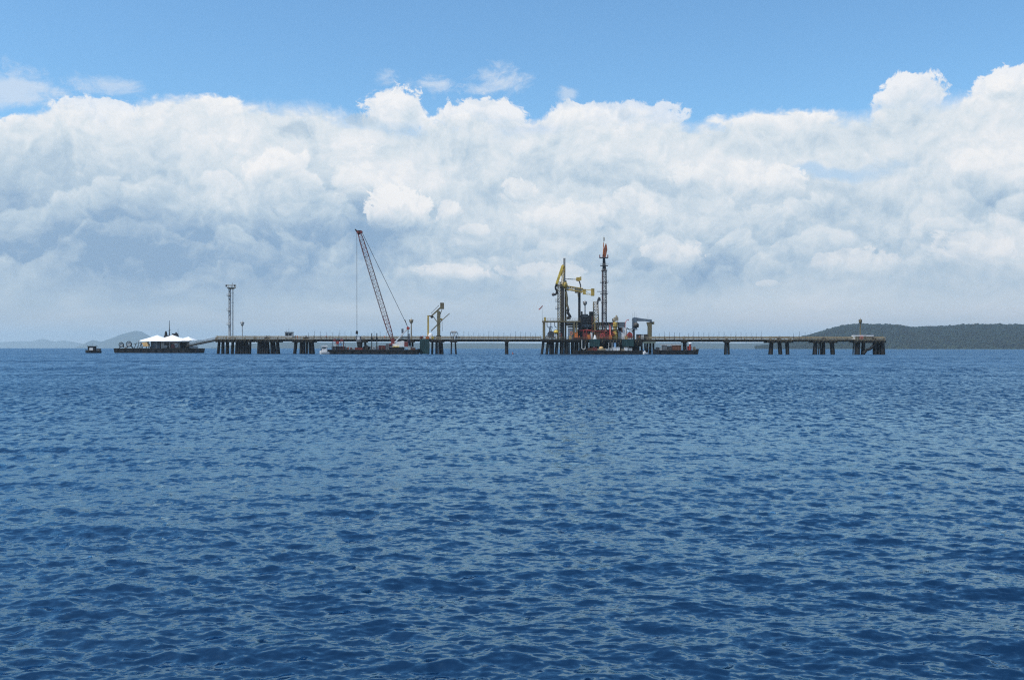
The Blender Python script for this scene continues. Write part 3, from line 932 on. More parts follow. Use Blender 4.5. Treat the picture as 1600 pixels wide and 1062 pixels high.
for dx in (-2.2, 2.2):
    MB().box(cx + dx - .35, cx + dx + .35, J.D + .6, J.D + 1.2, zt + .4, zt + 1.5).make('beacon', DGREY, t)

# little weather cabin on the jetty
def cabin(px0, px1, py, label, wall, y=1.2):
    x0, x1 = J.x(px0), J.x(px1); y0 = J.D + y; zt = J.z(py, px0); h = zt - DECK
    t = thing('cabin', label, 'cabin', ((x0 + x1) / 2, y0 + 1.5, DECK))
    MB().box(x0, x1, y0, y0 + 3, DECK + .1, zt - .25).make('wall', wall, t)
    MB().box(x0 - .25, x1 + .25, y0 - .3, y0 + 3.3, zt - .25, zt).make('roof', DGREY, t)
    n = max(2, int((x1 - x0) / 1.3))
    for i in range(n):
        xa = x0 + .2 + (x1 - x0 - .4) * i / n; xb = xa + (x1 - x0 - .4) / n - .25
        MB().box(xa, xb, y0 - .04, y0 + .05, DECK + h * .45, DECK + h * .82).make('window', GLASS, t)
    return t
t = cabin(444.5, 456, 518.5, 'small pale cabin with dark windows and roof masts on the left part of the jetty', PALE)
MB().tube(J.p(446, 518.5, 2), J.p(446, 515, 2), .06, n=5).tube(J.p(450, 518.5, 2), J.p(450, 512.5, 2), .08, n=5).tube(J.p(455, 518.5, 2), J.p(455, 515.5, 2), .05, n=5).make('roof_masts', DGREY, t)

t = thing('mooring_stand', 'white-topped flared mooring frame on the slender pile pair', 'mooring frame', (J.x(709), J.D + .5, DECK))
for a, b in ((703.5, 706), (707.5, 708.5), (711, 710), (715, 712)):
    MB().bar(J.p(a, 520, 0), J.p(b, 529.5, 0), .30).make('leg', DGREY, t)
MB().box(J.x(703.5), J.x(714.5), J.D - .5, J.D + 1.5, J.z(520, 709), J.z(518.6, 709)).make('platform', DGREY, t)
MB().box(J.x(705), J.x(713), J.D - .3, J.D + 1.3, J.z(518.5, 709), J.z(516.8, 709)).make('cover', WHITE, t)
MB().box(J.x(709.4), J.x(711.6), J.D - .9, J.D - .35, J.z(530.5, 709), J.z(521, 709)).make('ladder_panel', PALE, t)

# shelter and kit at the right end
t = thing('shelter', 'long low white-roofed shelter near the right end of the jetty', 'shelter', (J.x(1350), J.D + 2.4, DECK))
MB().box(J.x(1334.5), J.x(1366), J.D + .9, J.D + 4, J.z(525.2, 1350), J.z(523.4, 1350)).make('roof', WHITE, t)
for px in (1336, 1343, 1351, 1358, 1365):
    MB().box(J.x(px) - .1, J.x(px) + .1, J.D + 1.0, J.D + 1.2, DECK, J.z(525.2, 1350)).make('post', DGREY, t)
MB().box(J.x(1334.8), J.x(1337.2), J.D + .95, J.D + 3.9, DECK, J.z(525.3, 1350)).make('end_panel', WHITE, t)
m = MB().box(J.x(1344), J.x(1349), J.D + .2, J.D + .8, DECK + .05, J.z(525, 1346))
solo(m, 'fire_cabinet', RED, 'red fire cabinet in front of the white-roofed shelter', 'cabinet')
m = MB().tube(J.p(1352.3, 529.3, .5), J.p(1352.3, 526.2, .5), .5, .45).ball(J.p(1352.3, 526, .5), .5)
solo(m, 'tank', BLACK, 'small black tank beside the red cabinet by the white shelter', 'tank')
m = MB().box(J.x(1203), J.x(1235), J.D + 2.6, J.D + 4, DECK + .9, DECK + 1.5)
for px in (1204, 1212, 1220, 1228, 1234): m.box(J.x(px) - .1, J.x(px) + .1, J.D + 2.8, J.D + 3.6, DECK, DECK + .9)
solo(m, 'cable_tray', PALE, 'long white covered cable tray on the deck above the three thick piles', 'cable tray')

# ------------------------------------------------------------------ hulls
def barge(F, px0, px1, py_top, label, m=BLACK, width=14, rake=1.2, freeboard=None, name='barge', bow_up=0.0):
    x0, x1 = F.x(px0), F.x(px1); zt = freeboard or F.z(py_top, (px0 + px1) / 2); y0, y1 = F.D, F.D + width
    t = thing(name, label, 'barge', ((x0 + x1) / 2, (y0 + y1) / 2, 0))
    MB().prism([(x0 + rake, -1.2), (x1 - rake, -1.2), (x1 - .3, .6), (x1, zt + bow_up), (x1 - 2, zt), (x0 + 2, zt), (x0, zt + bow_up), (x0 + .3, .6)], y0, y1).make('hull', m, t)
    mb = MB()
    for y in (y0 - .12, y1 - .02):
        mb.box(x0 + .1, x1 - .1, y, y + .14, zt - .45, zt - .2)
    mb.make('rubbing_strip', RUBBER, t)
    n = int((x1 - x0) / 4.5)
    for i in range(n):
        x = x0 + (x1 - x0) * (i + .5) / n
        MB().ring((x, y0 - .22, zt - .75), .45, .18, n=12).make('tyre_fender', RUBBER, t)
        if i % 2: MB().lathe((x, y0 + .5, zt), [(.25, 0), (.18, .1), (.18, .5), (.3, .6)], 8).make('bollard', DGREY, t)
    return t, zt

def crate(F, px0, px1, py0, py1, y, d, m, label, name='crate', cat='crate', group=None, z0=None, ribs=True, lid=True):
    x0, x1 = F.x(px0), F.x(px1); z1 = F.z(py0, px0); z0 = F.z(py1, px0) if z0 is None else z0
    t = thing(name, label, cat, ((x0 + x1) / 2, F.D + y + d / 2, z0), group)
    MB().box(x0, x1, F.D + y, F.D + y + d, z0, z1).make('body', m, t)
    if ribs:
        n = max(2, int((x1 - x0) / .8))
        for i in range(n + 1):
            x = x0 + (x1 - x0) * i / n
            MB().box(x - .06, x + .06, F.D + y - .08, F.D + y - .003, z0, z1 - .02).make('rib', m, t)
    if lid:
        MB().box(x0 - .08, x1 + .08, F.D + y - .1, F.D + y + d + .08, z1, z1 + .12).make('lid', m, t)
    return t

def drum(F, px, py, r, y, m, label, name='hose_reel', cat='reel', group=None, z0=None, w=1.4, m2=None):
    x = F.x(px); zc = F.z(py, px)
    t = thing(name, label, cat, (x, F.D + y, (zc - r) if z0 is None else z0), group)
    MB().tube((x, F.D + y, zc), (x, F.D + y + w, zc), r * .78, n=16).make('drum', m2 or m, t)
    for yy in (-.12, w + .02):
        MB().tube((x, F.D + y + yy, zc), (x, F.D + y + yy + .1, zc), r, n=18).make('flange', m, t)
    MB().ring((x, F.D + y - .18, zc), r * .45, .08, n=12).make('hub_ring', DGREY, t)
    zb = t.location.z
    if zc - zb > r * .9:
        MB().bar((x - r * .8, F.D + y + w / 2, zb), (x, F.D + y + w / 2, zc), .2).bar((x + r * .8, F.D + y + w / 2, zb), (x, F.D + y + w / 2, zc), .2).make('stand', DGREY, t)
    return t

# ------------------------------------------------------------------ left: fishing boat, tent barge, tug
B = Frame(585.0)
def hull_boat(F, px0, px1, sheer, label, m, name='boat', beam=3.2, cat='boat', bow='left', group=None):
    """clinker-like small boat: lofted sections along x"""
    x0, x1 = F.x(px0), F.x(px1); L = x1 - x0; n = 12; vs = []; fs = []
    t = thing(name, label, cat, ((x0 + x1) / 2, F.D, 0), group)
    for i in range(n + 1):
        s_ = i / n; q = s_ if bow == 'left' else 1 - s_
        b = beam / 2 * min(1, (q * 2.6) ** .6 if q > 0 else 0.02) * (1 - .18 * max(0, q - .7) / .3); b = max(b, .04)
        zt = sheer * (0.72 + .5 * (1 - q) ** 2.2 + .10 * q ** 3); zk = -.5 + .7 * (max(0, .18 - q) / .18) ** 1.3
        x = x0 + L * s_ + (0 if q > .2 else 0)
        for yy, zz in ((-b, zt), (-b * .92, zt * .45), (-b * .5, zk * .7), (0, zk), (b * .5, zk * .7), (b * .92, zt * .45), (b, zt)):
            vs.append((x, F.D + yy, zz))
    for i in range(n):
        for j in range(6):
            a = i * 7 + j; fs.append((a, a + 1, a + 8, a + 7))
        fs.append((i * 7 + 6, i * 7, i * 7 + 7, i * 7 + 13))
    fs.append(tuple(range(7))); fs.append(tuple(range(n * 7 + 6, n * 7 - 1, -1)))
    MB().add(vs, fs).make('hull', m, t)
    return t
t = hull_boat(B, 133.5, 157.5, 1.55, 'small dark fishing boat with a white panel on its cabin, left of the tent barge', BLACK, 'fishing_boat')
MB().box(B.x(138.5), B.x(149.5), B.D - 1.1, B.D + 1.1, .9, B.z(541.2, 143)).make('cabin', BLACK, t)
MB().box(B.x(141), B.x(146.5), B.D - 1.2, B.D - 1.104, 1.6, B.z(543.2, 143)).make('side_panel', WHITE, t)
MB().box(B.x(137.2), B.x(151), B.D - 1.35, B.D + 1.35, B.z(541.2, 143), B.z(540.5, 143)).make('roof', BLACK, t)
for px in (139.8, 143, 146.2):
    MB().box(B.x(px), B.x(px + 2), B.D - 1.14, B.D - 1.05, B.z(543.9, 143), B.z(542.2, 143)).make('window', GLASS, t)
MB().tube(B.p(145, 540.4), B.p(145, 536.6), .07, n=6).make('mast', DGREY, t)
for px, h in ((138.2, 539.2), (151.2, 540.2), (154, 543)):
    MB().tube(B.p(px, 546.5, -.9), B.p(px, h, -.9), .08, n=6).make('stanchion', DGREY, t)
MB().box(B.x(152), B.x(156.5), B.D - 1, B.D + 1, 1.0, B.z(544.3, 154)).make('engine_box', DGREY, t)

L_ = Frame(600.0)
bt, zt = barge(L_, 177.5, 307.5, 544.0, 'long low black barge carrying the white tent at the left', width=16)
DL = zt
# marquee
t = thing('marquee', 'white peaked tent roof on posts covering the left barge', 'tent', (L_.x(255), L_.D + 8, DL), None)
def canopy(F, px0, px1, pk, py_pk, py_e, y0, y1, name='canopy'):
    xa, xb, xp = F.x(px0), F.x(px1), F.x(pk); ze = F.z(py_e, pk); zp = F.z(py_pk, pk); yc = (y0 + y1) / 2; yc0 = yc
    n = 20; rows = 9; vs = []; fs = []
    for j in range(rows):
        s_ = j / (rows - 1)
        for i in range(n):
            a = 2 * math.pi * i / n; c, s2 = math.cos(a), math.sin(a); k = max(abs(c), abs(s2))
            ux, uy = c / k, s2 / k
            bx = (xb - xp) if ux > 0 else (xp - xa)
            x = xp + ux * bx * s_; y = yc + uy * (y1 - y0) / 2 * s_
            sag = 1 - (s_ ** .9)
            vs.append((x, y, ze + (zp - ze) * max(0, sag) + (0 if j < rows - 1 else -.25)))
    for j in range(rows - 1):
        for i in range(n):
            a = j * n + i; b = j * n + (i + 1) % n; fs.append((a, a + n, b + n, b))
    return MB().add(vs, fs).make(name, CANVAS, t)
canopy(L_, 212.5, 264, 238.5, 523.0, 532.4, L_.D + .6, L_.D + 15)
canopy(L_, 237, 289, 262.5, 522.8, 532.2, L_.D + .8, L_.D + 15.2)
canopy(L_, 270, 299, 288, 525.6, 531.2, L_.D + 1.6, L_.D + 14)
MB().box(L_.x(214), L_.x(296), L_.D + 1.3, L_.D + 1.42, L_.z(533.2, 255), L_.z(531.9, 255)).make('valance', CANVAS, t)
for px in (215, 231, 243, 251, 264, 280, 295):
    for y in (1.2, 14):
        MB().tube((L_.x(px), L_.D + y, DL), (L_.x(px), L_.D + y, L_.z(531.8, 255)), .12, n=6).make('post', GALV, t)
# under and beside the tent
for px0, px1, py, y, m_, lab in [(232, 246, 533.5, 4, BGREY, 'blue-grey container under the left peak of the tent'),
                                 (247.5, 252.5, 534, 4.5, PALE, 'narrow pale locker between the tent peaks'),
                                 (254, 263, 535.5, 5, DGREY, 'dark grey container under the middle tent peak'),
                                 (276, 290, 533.8, 5, BLACK, 'black equipment container under the right end of the tent')]:
    crate(L_, px0, px1, py, 544, y, 2.6, m_, lab, 'container', 'container', 'containers under the tent', z0=DL)
drum(L_, 268.3, 540.8, 1.15, 2.2, DRED, 'dark red hose reel under the middle of the tent', z0=DL)
drum(L_, 273, 539.6, 1.3, 2.6, PALE, 'pale hose reel beside the dark red one under the tent', z0=DL)
drum(L_, 257, 541.5, .8, 2.0, PALE, 'small pale reel at the deck edge under the tent', z0=DL)
crate(L_, 292, 304, 541, 544, 5, 2, PALE, 'low pale locker at the right end of the tent barge', 'locker', 'locker', z0=DL)
# tan awning
t = thing('awning', 'tan sloping awning on a dark frame left of the tent', 'awning', (L_.x(226), L_.D + 2, DL))
v = [L_.p(220.5, 535, .6), L_.p(228.5, 534, .6), L_.p(232, 540.5, .2), L_.p(224.5, 541.5, .2)]
m = MB().add([tuple(p) for p in v] + [tuple(p + Vector((0, 3.2, .15))) for p in v], [(3, 2, 1, 0), (4, 5, 6, 7), (0, 1, 5, 4), (1, 2, 6, 5), (2, 3, 7, 6), (3, 0, 4, 7)]); m.make('cover', TAN, t)
for px, py in ((220.5, 535.4), (228.5, 534.4), (231.6, 540.8)):
    MB().bar((L_.x(px), L_.D + .8, DL), L_.p(px, py, .8), .22).make('leg', BLACK, t)
m = MB()
for k in range(4): m.bar((L_.x(208 + k * 4), L_.D + 2.0, DL), L_.p(211 + k * 4, 535.5 + (k % 2) * 2, 2.0), .3)
m.bar(L_.p(207, 537, 2), L_.p(226, 535, 2), .3)
solo(m, 'steel_frame', BLACK, 'black raking steel frame on the barge left of the tan awning', 'frame')
for px, k, lab in [(187, 0, 'black mooring winch furthest left on the tent barge'), (199, 1, 'larger black mooring winch second from the left on the tent barge')]:
    t = thing('winch', lab, 'winch', (L_.x(px), L_.D + 3, DL), 'winches on the tent barge')
    c = L_.p(px, 538.4 - k, 3); r = 1.4 + .2 * k
    MB().tube(c - Vector((0, .6, 0)), c + Vector((0, 1.6, 0)), r * .72, n=14).make('drum', PALE, t)
    MB().ring(c - Vector((0, .7, 0)), r, .22).make('flange', BLACK, t)
    MB().bar((c.x - r, c.y, DL), c, .4).bar((c.x + r * 1.5, c.y, DL), c, .5).make('stand', BLACK, t)
m = MB().box(L_.x(193), L_.x(196.5), L_.D + 1, L_.D + 2, DL, DL + 1.0)
solo(m, 'toolbox', PALE, 'small pale toolbox between the two black winches', 'toolbox')
# tug moored behind the tent
TG = Frame(622.0)
t = thing('tugboat', 'dark tugboat with a tall black mast moored behind the tent', 'tugboat', (TG.x(264), TG.D, 0))
MB().prism([(TG.x(238), -1), (TG.x(286), -1), (TG.x(290), 2.4), (TG.x(260), 2.2), (TG.x(240), 2.6), (TG.x(233), 4.0)], TG.D, TG.D + 7).make('hull', BLACK, t)
MB().box(TG.x(250), TG.x(277), TG.D + 1.4, TG.D + 5.6, 2.2, TG.z(530, 263)).make('deckhouse', DGREY, t)
MB().prism([(TG.x(253), TG.z(530, 263)), (TG.x(276), TG.z(530, 263)), (TG.x(275), TG.z(523.5, 263)), (TG.x(255), TG.z(523.5, 263))], TG.D + 1.8, TG.D + 5.2).make('wheelhouse', DGREY, t)
for i in range(5):
    MB().box(TG.x(256.5 + i * 3.6), TG.x(259 + i * 3.6), TG.D + 1.74, TG.D + 1.9, TG.z(526.6, 263), TG.z(524.3, 263)).make('window', GLASS, t)
MB().tube(TG.p(262, 523.5, 3), TG.p(262, 500.5, 3), .34, .12, n=8).make('mast', BLACK, t)
MB().bar(TG.p(259.6, 516.5, 3), TG.p(264.6, 515.3, 3), .15).make('radar_bar', BLACK, t)
MB().lathe(TG.p(257, 523.6, 2.6), [(.9, 0), (.8, 1.2), (.5, 2.4), (.2, 2.7)], 10).make('funnel', BLACK, t)
MB().box(TG.x(266.5), TG.x(275), TG.D + 2.2, TG.D + 4.4, TG.z(523.5, 263), TG.z(520.9, 263)).make('monitor_deck', BLACK, t)
MB().ball(TG.p(272.6, 519.8, 3), .55).make('radome', DGREY, t)
MB().tube(TG.p(275.6, 523, 3), TG.p(275.6, 512.8, 3), .1, .05, n=6).make('aerial', DGREY, t)
# gangway from barge to jetty
t = thing('gangway', 'long dark sloping gangway from the tent barge up to the jetty', 'gangway', (J.x(302), 560, DL))
a, b = L_.p(290, 540.7, 3), Vector((J.x(339), J.D + 3, DECK - .5))
for dy in (-.8, .8): MB().bar(a + Vector((0, dy, 0)), b + Vector((0, dy, 0)), .95).make('side_beam', GIRD, t)
MB().bar(a + Vector((0, 0, .2)), b + Vector((0, 0, .2)), .5).make('walkway', OLIVE, t)
for dy in (-.9, .9): MB().rail(a + Vector((0, dy, .6)), b + Vector((0, dy, .6)), 1.0, 2.2, .045).make('railing', GALV, t)

# ------------------------------------------------------------------ crane barge
C = Frame(513.0)
cb, DC = barge(C, 501, 653.5, 546.2, 'long rusty black barge carrying the crawler crane', m=BLACK, width=11, rake=1.5, bow_up=.5)
GC = 'clutter on the deck of the crane barge'
# crawler crane
base = Vector((C.x(617), C.D + 5, DC))
cr = thing('crawler_crane', 'crawler crane with a tall red and grey lattice boom on the barge', 'crane', base)
for dy in (-2.3, 1.5):
    tr = MB().prism([(C.x(607.5), DC + .1), (C.x(628.5), DC + .1), (C.x(630), DC + .7), (C.x(628.5), DC + 1.3), (C.x(607.5), DC + 1.3), (C.x(606), DC + .7)], base.y + dy, base.y + dy + .9).make('track', BLACK, cr)
    m = MB()
    for i in range(18):
        x = C.x(608 + i * 1.17); m.box(x - .08, x + .08, base.y + dy - .04, base.y + dy + .94, DC + .02, DC + .12)
    m.make('track_pads', DGREY, tr)
MB().lathe((base.x, base.y, DC + 1.1), [(1.3, 0), (1.3, .5)], 14).make('slew_ring', DGREY, cr)
MB().prism([(C.x(610), DC + 1.6), (C.x(633), DC + 1.6), (C.x(633), C.z(534.5, 620)), (C.x(628), C.z(532.2, 620)), (C.x(620), C.z(533.6, 620)), (C.x(617), C.z(536.5, 620)), (C.x(610), C.z(537.5, 620))], base.y - 1.5, base.y + 1.6).make('machinery_house', WHITE, cr)
MB().box(C.x(630.5), C.x(636), base.y - 1.6, base.y + 1.7, DC + 1.5, C.z(533.6, 620)).make('counterweight', DRED, cr)
cab = MB().prism([(C.x(606.5), DC + 1.5), (C.x(611.5), DC + 1.5), (C.x(611.5), C.z(536.4, 610)), (C.x(607.6), C.z(536.4, 610))], base.y - 2.3, base.y - 1.0).make('cab', RED, cr)
MB().box(C.x(607.9), C.x(611), base.y - 2.34, base.y - 2.24, C.z(541.2, 610), C.z(537.3, 610)).make('window', GLASS, cab)
MB().box(C.x(611.5), C.x(623), base.y - 2.2, base.y - 1.52, DC + 1.4, C.z(540.8, 616)).make('side_box', YEL, cr)
foot, tip = C.p(612.2, 534.5, 5), C.p(558.8, 361.5, 5)
BOOM = mat('faded_red_grey_paint', (0.26, 0.19, 0.18), .55, dirt=RUST)
ts = [0, .10, .24, .5, .78, .93, 1.0]
ws = [1.1, 2.2, 2.5, 2.5, 2.4, 2.1, 1.4]
mats_ = [DRED, DRED, BOOM, BOOM, DRED, DRED]
for i in range(6):
    MB().truss(foot.lerp(tip, ts[i]), foot.lerp(tip, ts[i + 1]), ws[i], ws[i + 1], max(2, int(round((ts[i + 1] - ts[i]) * 28))), .13, .07).make('boom_section', mats_[i], cr)
MB().prism([(foot.x - .8, foot.z - 2.4), (foot.x + 1.2, foot.z - 2.6), (foot.x + .7, foot.z + 2.2), (foot.x - .9, foot.z + 1.6)], foot.y - .9, foot.y + .9).make('boom_foot', DRED, cr)
hd = MB().prism([(C.x(552), C.z(357.2, 556)), (C.x(557.2), C.z(365.5, 556)), (C.x(561), C.z(363.5, 556)), (C.x(563.2), C.z(359.6, 556)), (C.x(561.2), C.z(358.2, 556)), (C.x(556), C.z(358.4, 556)), (C.x(552.2), C.z(355.6, 556))], tip.y - .5, tip.y + .5).make('boom_head', BLACK, cr)
for px, py in ((556.6, 361), (562, 360.6)):
    c = C.p(px, py, 5); MB().tube(c - Vector((0, .8, 0)), c + Vector((0, .8, 0)), .65, n=14).make('sheave', DRED, cr)
gt = C.p(636.2, 512.2, 5)
for dy in (-1.1, 1.1):
    MB().bar(C.p(615, 535, 5 + dy), gt + Vector((0, dy, 0)), .5).make('gantry_leg', WHITE if dy < 0 else PALE, cr)
    MB().bar(C.p(635.5, 534, 5 + dy), gt + Vector((0, dy, 0)), .22).make('gantry_strut', DGREY, cr)
MB().tube(gt - Vector((0, 1.5, 0)), gt + Vector((0, 1.5, 0)), .75, n=12).make('gantry_sheave', RED, cr)
for dy in (-.7, .7):
    MB().tube(gt + Vector((0, dy, .2)), C.p(563, 361, 5 + dy), .06, n=4).make('pendant', ROPE, cr)
MB().bar(C.p(634.5, 508.6, 5), C.p(631, 499, 5), .35).make('pendant_link', ROPE, cr)
MB().tube(foot + Vector((0, 0, 1)), C.p(557.5, 366, 5), .04, n=4).make('derrick_line', ROPE, cr)
for dy in (-.35, .35):
    MB().tube(C.p(555, 359.5, 5 + dy), C.p(555.3, 517, 5 + dy), .05, n=4).make('hoist_line', ROPE, cr)
bl = MB().prism([(C.x(553.4), C.z(521.5, 555)), (C.x(556.6), C.z(522, 555)), (C.x(557), C.z(518, 555)), (C.x(555.8), C.z(516.2, 555)), (C.x(553.8), C.z(516.6, 555))], C.D + 4.5, C.D + 5.5).make('hook_block', BLACK, cr)
MB().path([C.p(555.2, 522, 5), C.p(555.9, 523.6, 5), C.p(555, 524.6, 5), C.p(554.2, 523.8, 5)], .12, 6).make('hook', BLACK, cr)
# item hanging/standing under the hook
t = thing('piling_hammer', 'grey and black piling rig standing on the barge under the crane hook', 'piling rig', (C.x(558.5), C.D + 4, DC))
MB().box(C.x(554.5), C.x(562), C.D + 3.4, C.D + 5.6, C.z(534, 558), C.z(524.8, 558)).make('casing', MGREY, t)
MB().prism([(C.x(557), C.z(543, 560)), (C.x(562), C.z(543, 560)), (C.x(564), C.z(533.8, 560)), (C.x(555.4), C.z(533.8, 560))], C.D + 3.6, C.D + 5.4).make('leader', BLACK, t)
MB().box(C.x(552.5), C.x(565), C.D + 3, C.D + 6, DC, C.z(543, 558)).make('base', DRED, t)
MB().box(C.x(556.5), C.x(560.5), C.D + 3.3, C.D + 3.38, C.z(530.5, 558), C.z(526, 558)).make('side_plate', WHITE, t)
# two spud posts
for px, lab in ((580.3, 'left of the two black spud posts in the middle of the crane barge'), (588.3, 'right of the two black spud posts in the middle of the crane barge')):
    t = thing('spud_post', lab, 'post', (C.x(px), C.D + 1.2, DC), 'spud posts on the crane barge')
    MB().bar((C.x(px), C.D + 1.2, DC), C.p(px, 520.2, 1.2), .42).make('post', BLACK, t)
    MB().prism([(C.x(px - 1.5), C.z(531, px)), (C.x(px + 1.5), C.z(531, px)), (C.x(px + 1.2), C.z(526.5, px)), (C.x(px - 1.2), C.z(526.5, px))], C.D + .8, C.D + 1.6).make('collar', BLACK, t)
    MB().box(C.x(px - 1.3), C.x(px + 1.3), C.D + .7, C.D + 1.7, DC, C.z(541, px)).make('socket', DGREY, t)
# wire-drum cluster at the bow
t = thing('winch_house', 'tall cluttered red and grey winch frame near the bow of the crane barge', 'winch house', (C.x(527), C.D + 4, DC))
MB().box(C.x(516.5), C.x(536.5), C.D + 3, C.D + 7, DC, C.z(541, 527)).make('base', DGREY, t)
for px in (517.5, 522.5, 527, 531.5, 535.5):
    MB().bar((C.x(px), C.D + 2.9, DC), C.p(px + (1 if px < 524 else -.6), 529.5 + abs(px - 527) * .3, 3), .34).make('upright', BGREY if px < 525 else DRED, t)
for py, m_ in ((537.5, PALE), (533.2, DRED), (529.6, BGREY)):
    MB().bar(C.p(519, py, 2.8), C.p(534.5, py, 2.8), .3).make('crossbeam', m_, t)
for px, py, m_ in ((521.5, 531, DRED), (526, 535.2, RED), (532.5, 531, DRED), (530.5, 538, BLUE), (523, 539, PALE)):
    c = C.p(px, py, 2.2); MB().tube(c, c + Vector((0, 1.2, 0)), .75, n=12).make('drum', m_, t)
MB().tube(C.p(529, 529.5, 4), C.p(529, 514.5, 4), .11, .05, n=6).make('aerial', DGREY, t)
MB().path([C.p(533, 530, 3), C.p(537, 536, 3), C.p(540, 543, 3)], .14, 6).make('hose', PALE, t)
for px0, px1, py, m_, lab in [(539, 543.5, 543.2, DGREY, 'small dark grey box right of the winch frame'), (566, 577, 541.6, BLACK, 'long low black skid between the piling rig and the spud posts'),
                              (570, 574, 540, BROWN, 'brown crate on the black skid beside the left spud post'),
                              (590.5, 601, 540, DRED, 'oxide red container right of the spud posts'), (602, 607, 537.3, MGREY, 'grey generator set just left of the crane tracks'),
                              (637, 640.5, 540.8, PALE, 'pale locker behind the crane counterweight'), (546, 551, 544, PALE, 'flat pale crate left of the piling rig'),
                              (641.5, 648, 543.6, RUSTY, 'low rusty crate at the stern of the crane barge')]:
    crate(C, px0, px1, py, 546, 2.2 if m_ is not BROWN else 1.2, 2.2, m_, lab, 'crate' if m_ is not DRED else 'container', 'crate' if m_ is not DRED else 'container', GC, z0=DC)
for px, r, m_, lab in [(583.9, .9, PALE, 'pale wire reel between the two spud posts'), (597, .8, RUSTY, 'rusty wire reel in front of the oxide red container'),
                       (547.8, .55, DRED, 'small dark red wire reel on the crane barge bow')]:
    drum(C, px, C_py := 546.2 - r / C.k, r, .8, m_, lab, 'wire_reel', 'reel', z0=DC)
t = thing('lifebuoy_stand', 'dark stern frame with a blue panel behind the crane counterweight', 'frame', (C.x(637), C.D + 7, DC))
MB().bar((C.x(637), C.D + 7, DC), C.p(637, 521, 7), .5).make('upright', NAVY, t)
MB().box(C.x(635), C.x(638.4), C.D + 6.6, C.D + 7.2, C.z(536, 637), C.z(530, 637)).make('panel', NAVY, t)
t = thing('sign_frame', 'small dark panel on a pole behind the crane gantry', 'panel', (C.x(625.5), C.D + 9, DC))
MB().tube((C.x(625.8), C.D + 9, DC), C.p(625.8, 514, 9), .12, n=6).make('pole', DGREY, t)
MB().box(C.x(624.2), C.x(627.6), C.D + 8.9, C.D + 9.1, C.z(520, 625), C.z(513, 625)).make('panel', BGREY, t)
# motor boat at the bow
W = Frame(507.0)
t = hull_boat(W, 499.5, 514.5, 1.5, 'small white motor boat at the left end of the crane barge', WHITE, 'motor_boat', 2.6)
MB().prism([(W.x(502.5), 1.2), (W.x(511.5), 1.2), (W.x(510.6), W.z(541.2, 507)), (W.x(504), W.z(541.2, 507))], W.D - 1, W.D + 1).make('cabin', WHITE, t)
MB().prism([(W.x(501.7), W.z(541.2, 507)), (W.x(512), W.z(541.2, 507)), (W.x(510), W.z(539.6, 507)), (W.x(504), W.z(539.6, 507))], W.D - 1.2, W.D + 1.2).make('roof', WHITE, t)
MB().box(W.x(504), W.x(510), W.D - 1.04, W.D - .95, W.z(544.6, 507), W.z(542.6, 507)).make('window', GLASS, t)

# ------------------------------------------------------------------ small loading arm station
t = thing('fender_panel', 'tall dark green fender panel reaching down to the water beside the crane barge', 'fender', (J.x(664), J.D - 2, 0), 'dark green fender panels')
MB().box(J.x(656.5), J.x(671.5), J.D - 2.4, J.D - 1.2, .1, J.z(530.2, 664)).make('panel', GREEN, t)
for i in range(5):
    x = J.x(657.5 + i * 3.2); MB().box(x - .12, x + .12, J.D - 2.5, J.D - 2.404, .2, J.z(530.6, 664)).make('rib', GREEN, t)
for px in (658.5, 669): MB().tube((J.x(px), J.D - .6, -2), (J.x(px), J.D - .6, DECK - .4), .5, n=10).make('pile', PILE, t)
MB().box(J.x(656.5), J.x(672), J.D - 1.1, J.D + .1, DECK - .8, DECK - .35).make('beam', BLACK, t)
t = thing('marine_loader', 'small ochre loading arm with a raised counterweight above the tall green fender', 'loading arm', (J.x(685), J.D + 3, DECK), 'loading arms')
MB().bar((J.x(668.2), J.D + 3, DECK), J.p(668.2, 492.5, 3), .85).make('mast', OCHRE, t)
MB().bar(J.p(667, 493, 3), J.p(675, 493.3, 3), .55).make('head_beam', OLIVE, t)
MB().prism([(J.x(682.5), DECK), (J.x(687.2), DECK), (J.x(687.4), J.z(486, 685)), (J.x(682.3), J.z(484, 685))], J.D + 2.2, J.D + 3.8).make('column', OLIVE, t)
MB().box(J.x(687.2), J.x(693), J.D + 2, J.D + 4, J.z(482.5, 690), J.z(472.6, 690)).make('counterweight', OLIVE, t)
MB().bar(J.p(673.8, 493, 2.6), J.p(689.5, 478.5, 2.6), .75).make('boom', OLIVE, t)
MB().bar(J.p(672.6, 489, 3.6), J.p(685, 476.5, 3.6), .35).make('tie_rod', PALE, t)
MB().bar(J.p(676, 494, 3), J.p(684, 505, 3), .4).bar(J.p(682, 506, 3), J.p(690, 483, 3), .3).make('link', OLIVE, t)
MB().bar(J.p(673, 517, 2.4), J.p(688.5, 501.5, 2.4), .55).make('lower_arm', OLIVE, t)
MB().bar(J.p(688.5, 501.5, 2.4), J.p(702, 489.3, 2.4), .38).make('arm_tip', OLIVE, t)
MB().ball(J.p(674, 494.5, 3), .8).make('swivel', BLACK, t)
MB().ball(J.p(689, 498.5, 3), .6).make('elbow', OCHRE, t)
MB().tube(J.p(690, 500, 3), J.p(690.5, 517, 3), .09, n=5).make('cable', ROPE, t)
MB().box(J.x(681), J.x(688.5), J.D + 1.8, J.D + 4.2, DECK, J.z(524, 685)).make('base', BLACK, t)
for px, py, r, m_, lab in [(672.5, 521.5, 1.3, WHITE, 'white rounded tank at the foot of the small loading arm')]:
    m = MB().lathe((J.x(px), J.D + 1.0, DECK), [(r, 0), (r, 1.6), (r * .8, 2.5), (r * .4, 3.0), (.1, 3.1)], 12); solo(m, 'tank', m_, lab, 'tank')
